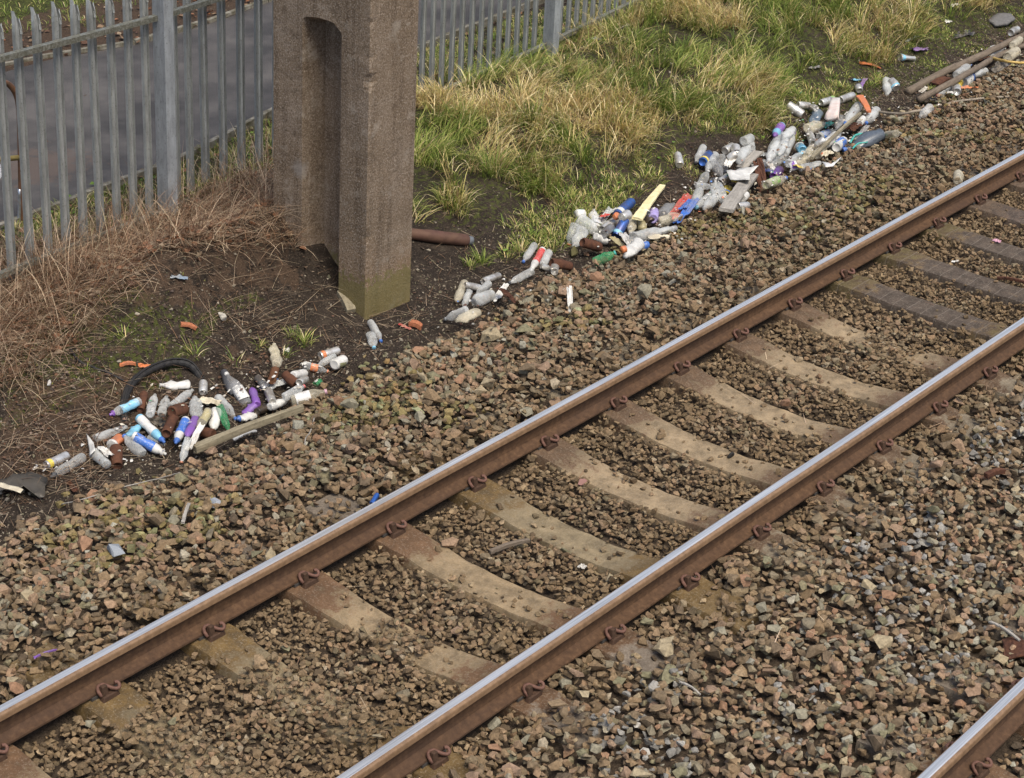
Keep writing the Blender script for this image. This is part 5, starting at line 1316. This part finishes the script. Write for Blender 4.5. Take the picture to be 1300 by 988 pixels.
# lying twigs and straws
def lying(name, x, y, L, W, cols, dz=.012):
    n = len(x); blade_mesh(name, x, y, L, W, rng.uniform(0, 6.28, n), rng.uniform(1.3, 1.62, n), rng.uniform(-.15, .25, n), cols, M_GRASS, 3, z_ground(x, y)+dz*rng.uniform(.3, 1.6, n))
x, y = scatter(9000, .4, 16, 2.35, 3.9, None, dens=lambda x, y: np.exp(-((y-2.95)/.38)**2)*(.25+.75*sst(.4, .62, fbm(x, y, .7, 71))))
lying('straw_and_twigs', x, y, rng.uniform(.04, .22, len(x)), rng.uniform(.002, .006, len(x)), pick(STEM, len(x))*.62)
TW = poly_world([(120, 560), (150, 470), (200, 455), (215, 470), (180, 520), (150, 560), (130, 640), (20, 600), (0, 560)])
x, y = scatter(6000, .5, 4, 2.2, 4.2, [TW]); lying('straw_and_twigs', x, y, rng.uniform(.06, .28, len(x)), rng.uniform(.002, .006, len(x)), pick(STEM, len(x))*.7, .03)
x, y = scatter(2500, -1, 16, -3, 2.4, None); z_ = np.array([hmz(a, b)+.004 for a, b in zip(x, y)])
k = rng.random(len(x)) < .12; n = int(k.sum()); blade_mesh('straw_on_ballast', x[k], y[k], rng.uniform(.05, .18, n), rng.uniform(.003, .006, n), rng.uniform(0, 6.28, n), np.full(n, 1.5), np.full(n, .1), pick(STEM, n), M_GRASS, 3, z_[k])
# dead leaves
def leaves(name, x, y, s_, cols, dz=.02):
    n = len(x); z = z_ground(x, y)+rng.uniform(.0, dz, n)+.004; a = rng.uniform(0, 6.28, n); t1 = rng.normal(0, .5, n); ca, sa = np.cos(a), np.sin(a)
    T = [(-1, 0, 0), (-.35, .5, .22), (.45, .42, .2), (1, 0, .05), (.4, -.45, .22), (-.4, -.5, .18), (0, 0, -.05)]; V = []
    for (u, v, w_) in T:
        u = u*s_*rng.uniform(.8, 1.2, n); v = v*s_*rng.uniform(.8, 1.3, n); w2 = w_*s_*rng.uniform(.0, 2.2, n)+t1*v*.7+np.abs(t1)*s_*.3
        V.append(np.stack([x+ca*u-sa*v, y+sa*u+ca*v, z+w2], -1))
    V = np.stack(V, 1).reshape(-1, 3); b = np.arange(n)[:, None]*7; F_ = np.concatenate([b+np.array([[6, i, (i+1) % 6]]) for i in range(6)], 0)
    o = mk(name, mesh_np(name, V, F_, np.repeat(cols, 7, 0), M_GRASS)); tag(o, kind='stuff'); print(name, n, n*6)
LEAF = [(.22, .10, .05), (.30, .15, .085), (.11, .06, .04), (.27, .18, .11), (.19, .115, .075), (.34, .26, .18)]
x, y = scatter(13000, 1.0, 6.3, 2.9, 5.4, [G2], dens=lambda x, y: .25+.75*sst(.45, .6, fbm(x, y, .5, 191))); leaves('dead_leaves', x, y, rng.uniform(.014, .040, len(x)), pick(LEAF, len(x)))
leaves('dead_leaves', leaves_later[0], leaves_later[1], rng.uniform(.006, .016, len(leaves_later[0])), pick([(.15, .10, .07), (.08, .055, .04), (.22, .17, .12)], len(leaves_later[0])))
x, y = scatter(7000, 1.0, 6.3, 2.3, 5.4, LEAF_W[1:]); leaves('dead_leaves', x, y, rng.uniform(.008, .02, len(x)), pick([(.15, .09, .06), (.09, .06, .045), (.22, .16, .12), (.19, .10, .06)], len(x)))
x, y = scatter(7000, .4, 16, 2.4, 5.4, None, dens=lambda x, y: .12+.88*np.exp(-((y-2.95)/.3)**2)*sst(.35, .6, fbm(x, y, .6, 73))); leaves('dead_leaves', x, y, rng.uniform(.007, .018, len(x)), pick([(.13, .09, .065), (.08, .055, .04), (.2, .15, .11), (.16, .09, .06)], len(x)))
x, y = scatter(7000, 2.5, 13, 5.0, 9.6, None, dens=lambda x, y: np.where(y < pn(x), .5, np.where(y > pf(x), np.exp(-((y-pf(x)-.3)/.45)**2), .9*np.exp(-(((x-4.25)/.5)**2+((y-6.3)/.4)**2))+.03))); leaves('dead_leaves', x, y, rng.uniform(.015, .038, len(x)), pick(LEAF, len(x)))
x, y = scatter(2600, 2.4, 14, 2.6, 6.3, [G1b, poly_world([(0, 330), (200, 260), (345, 200), (345, 140), (0, 270)])], dens=lambda x, y: sst(.5, .6, fbm(x, y, .3, 137))); leaves('low_weeds', x, y, rng.uniform(.012, .03, len(x)), pick([(.13, .24, .04), (.2, .32, .06), (.10, .16, .03)], len(x)), .03)
# short moss growth
def moss_d(x, y): return .1+.9*sst(.42, .6, fbm(x, y, .22, 55))
x, y = scatter(26000, .8, 17, 2.7, 5.0, MOSS_W, dens=moss_d); n = len(x)
blade_mesh('moss_growth', x, y, rng.uniform(.008, .028, n), rng.uniform(.006, .012, n), rng.uniform(0, 6.28, n), rng.uniform(0, .9, n), rng.uniform(0, .6, n), pick([(.13, .14, .025), (.20, .20, .04), (.08, .10, .02), (.26, .26, .07)], n), M_GRASS, 2)
# pebbles and grit on the bank
def pebbles(x, y, s_, cols, name='bank_pebbles'):
    n = len(x); R = rand_rot(n, .5); P0 = np.stack([x, y, z_ground(x, y)+s_*.25], -1); Vs, Ts, Cs, off = [], [], [], 0; t_ = rng.integers(0, 20, n)
    for t, (tv, tf) in enumerate(FAR_T):
        j = np.where(t_ == t)[0]
        if not len(j): continue
        P = np.einsum('nij,vj->nvi', R[j], tv)*s_[j][:, None, None]+P0[j][:, None]; k = len(tv)
        Vs.append(P.reshape(-1, 3)); Ts.append((tf[None]+(np.arange(len(j))*k)[:, None, None]).reshape(-1, 3)+off); off += len(j)*k; Cs.append(np.repeat(cols[j], k, 0))
    o = mk(name, mesh_np(name, np.concatenate(Vs), np.concatenate(Ts), np.concatenate(Cs), M_STONE)); tag(o, kind='stuff'); print(name, n, len(o.data.polygons))
PEB = [(.20, .165, .12), (.15, .115, .08), (.30, .26, .20), (.11, .085, .065), (.17, .155, .10), (.08, .06, .05)]
x, y = scatter(46000, .3, 16.5, 2.35, 4.6, None, dens=lambda x, y: np.clip(1.1*np.exp(-((y-2.6)/.42)**2)+.14+.45*sst(.45, .6, fbm(x, y, .5, 83)), 0, 1)*np.where((x > 5) & (y > 3.3), .25, 1))
pebbles(x, y, rng.uniform(.004, .011, len(x))*np.where(rng.random(len(x)) < .12, 2.0, 1), pick(PEB, len(x)))
x, y = scatter(2500, 2.4, 12, 5.0, 8.6, None); pebbles(x, y, rng.uniform(.003, .008, len(x)), pick(PEB, len(x)), 'path_grit')
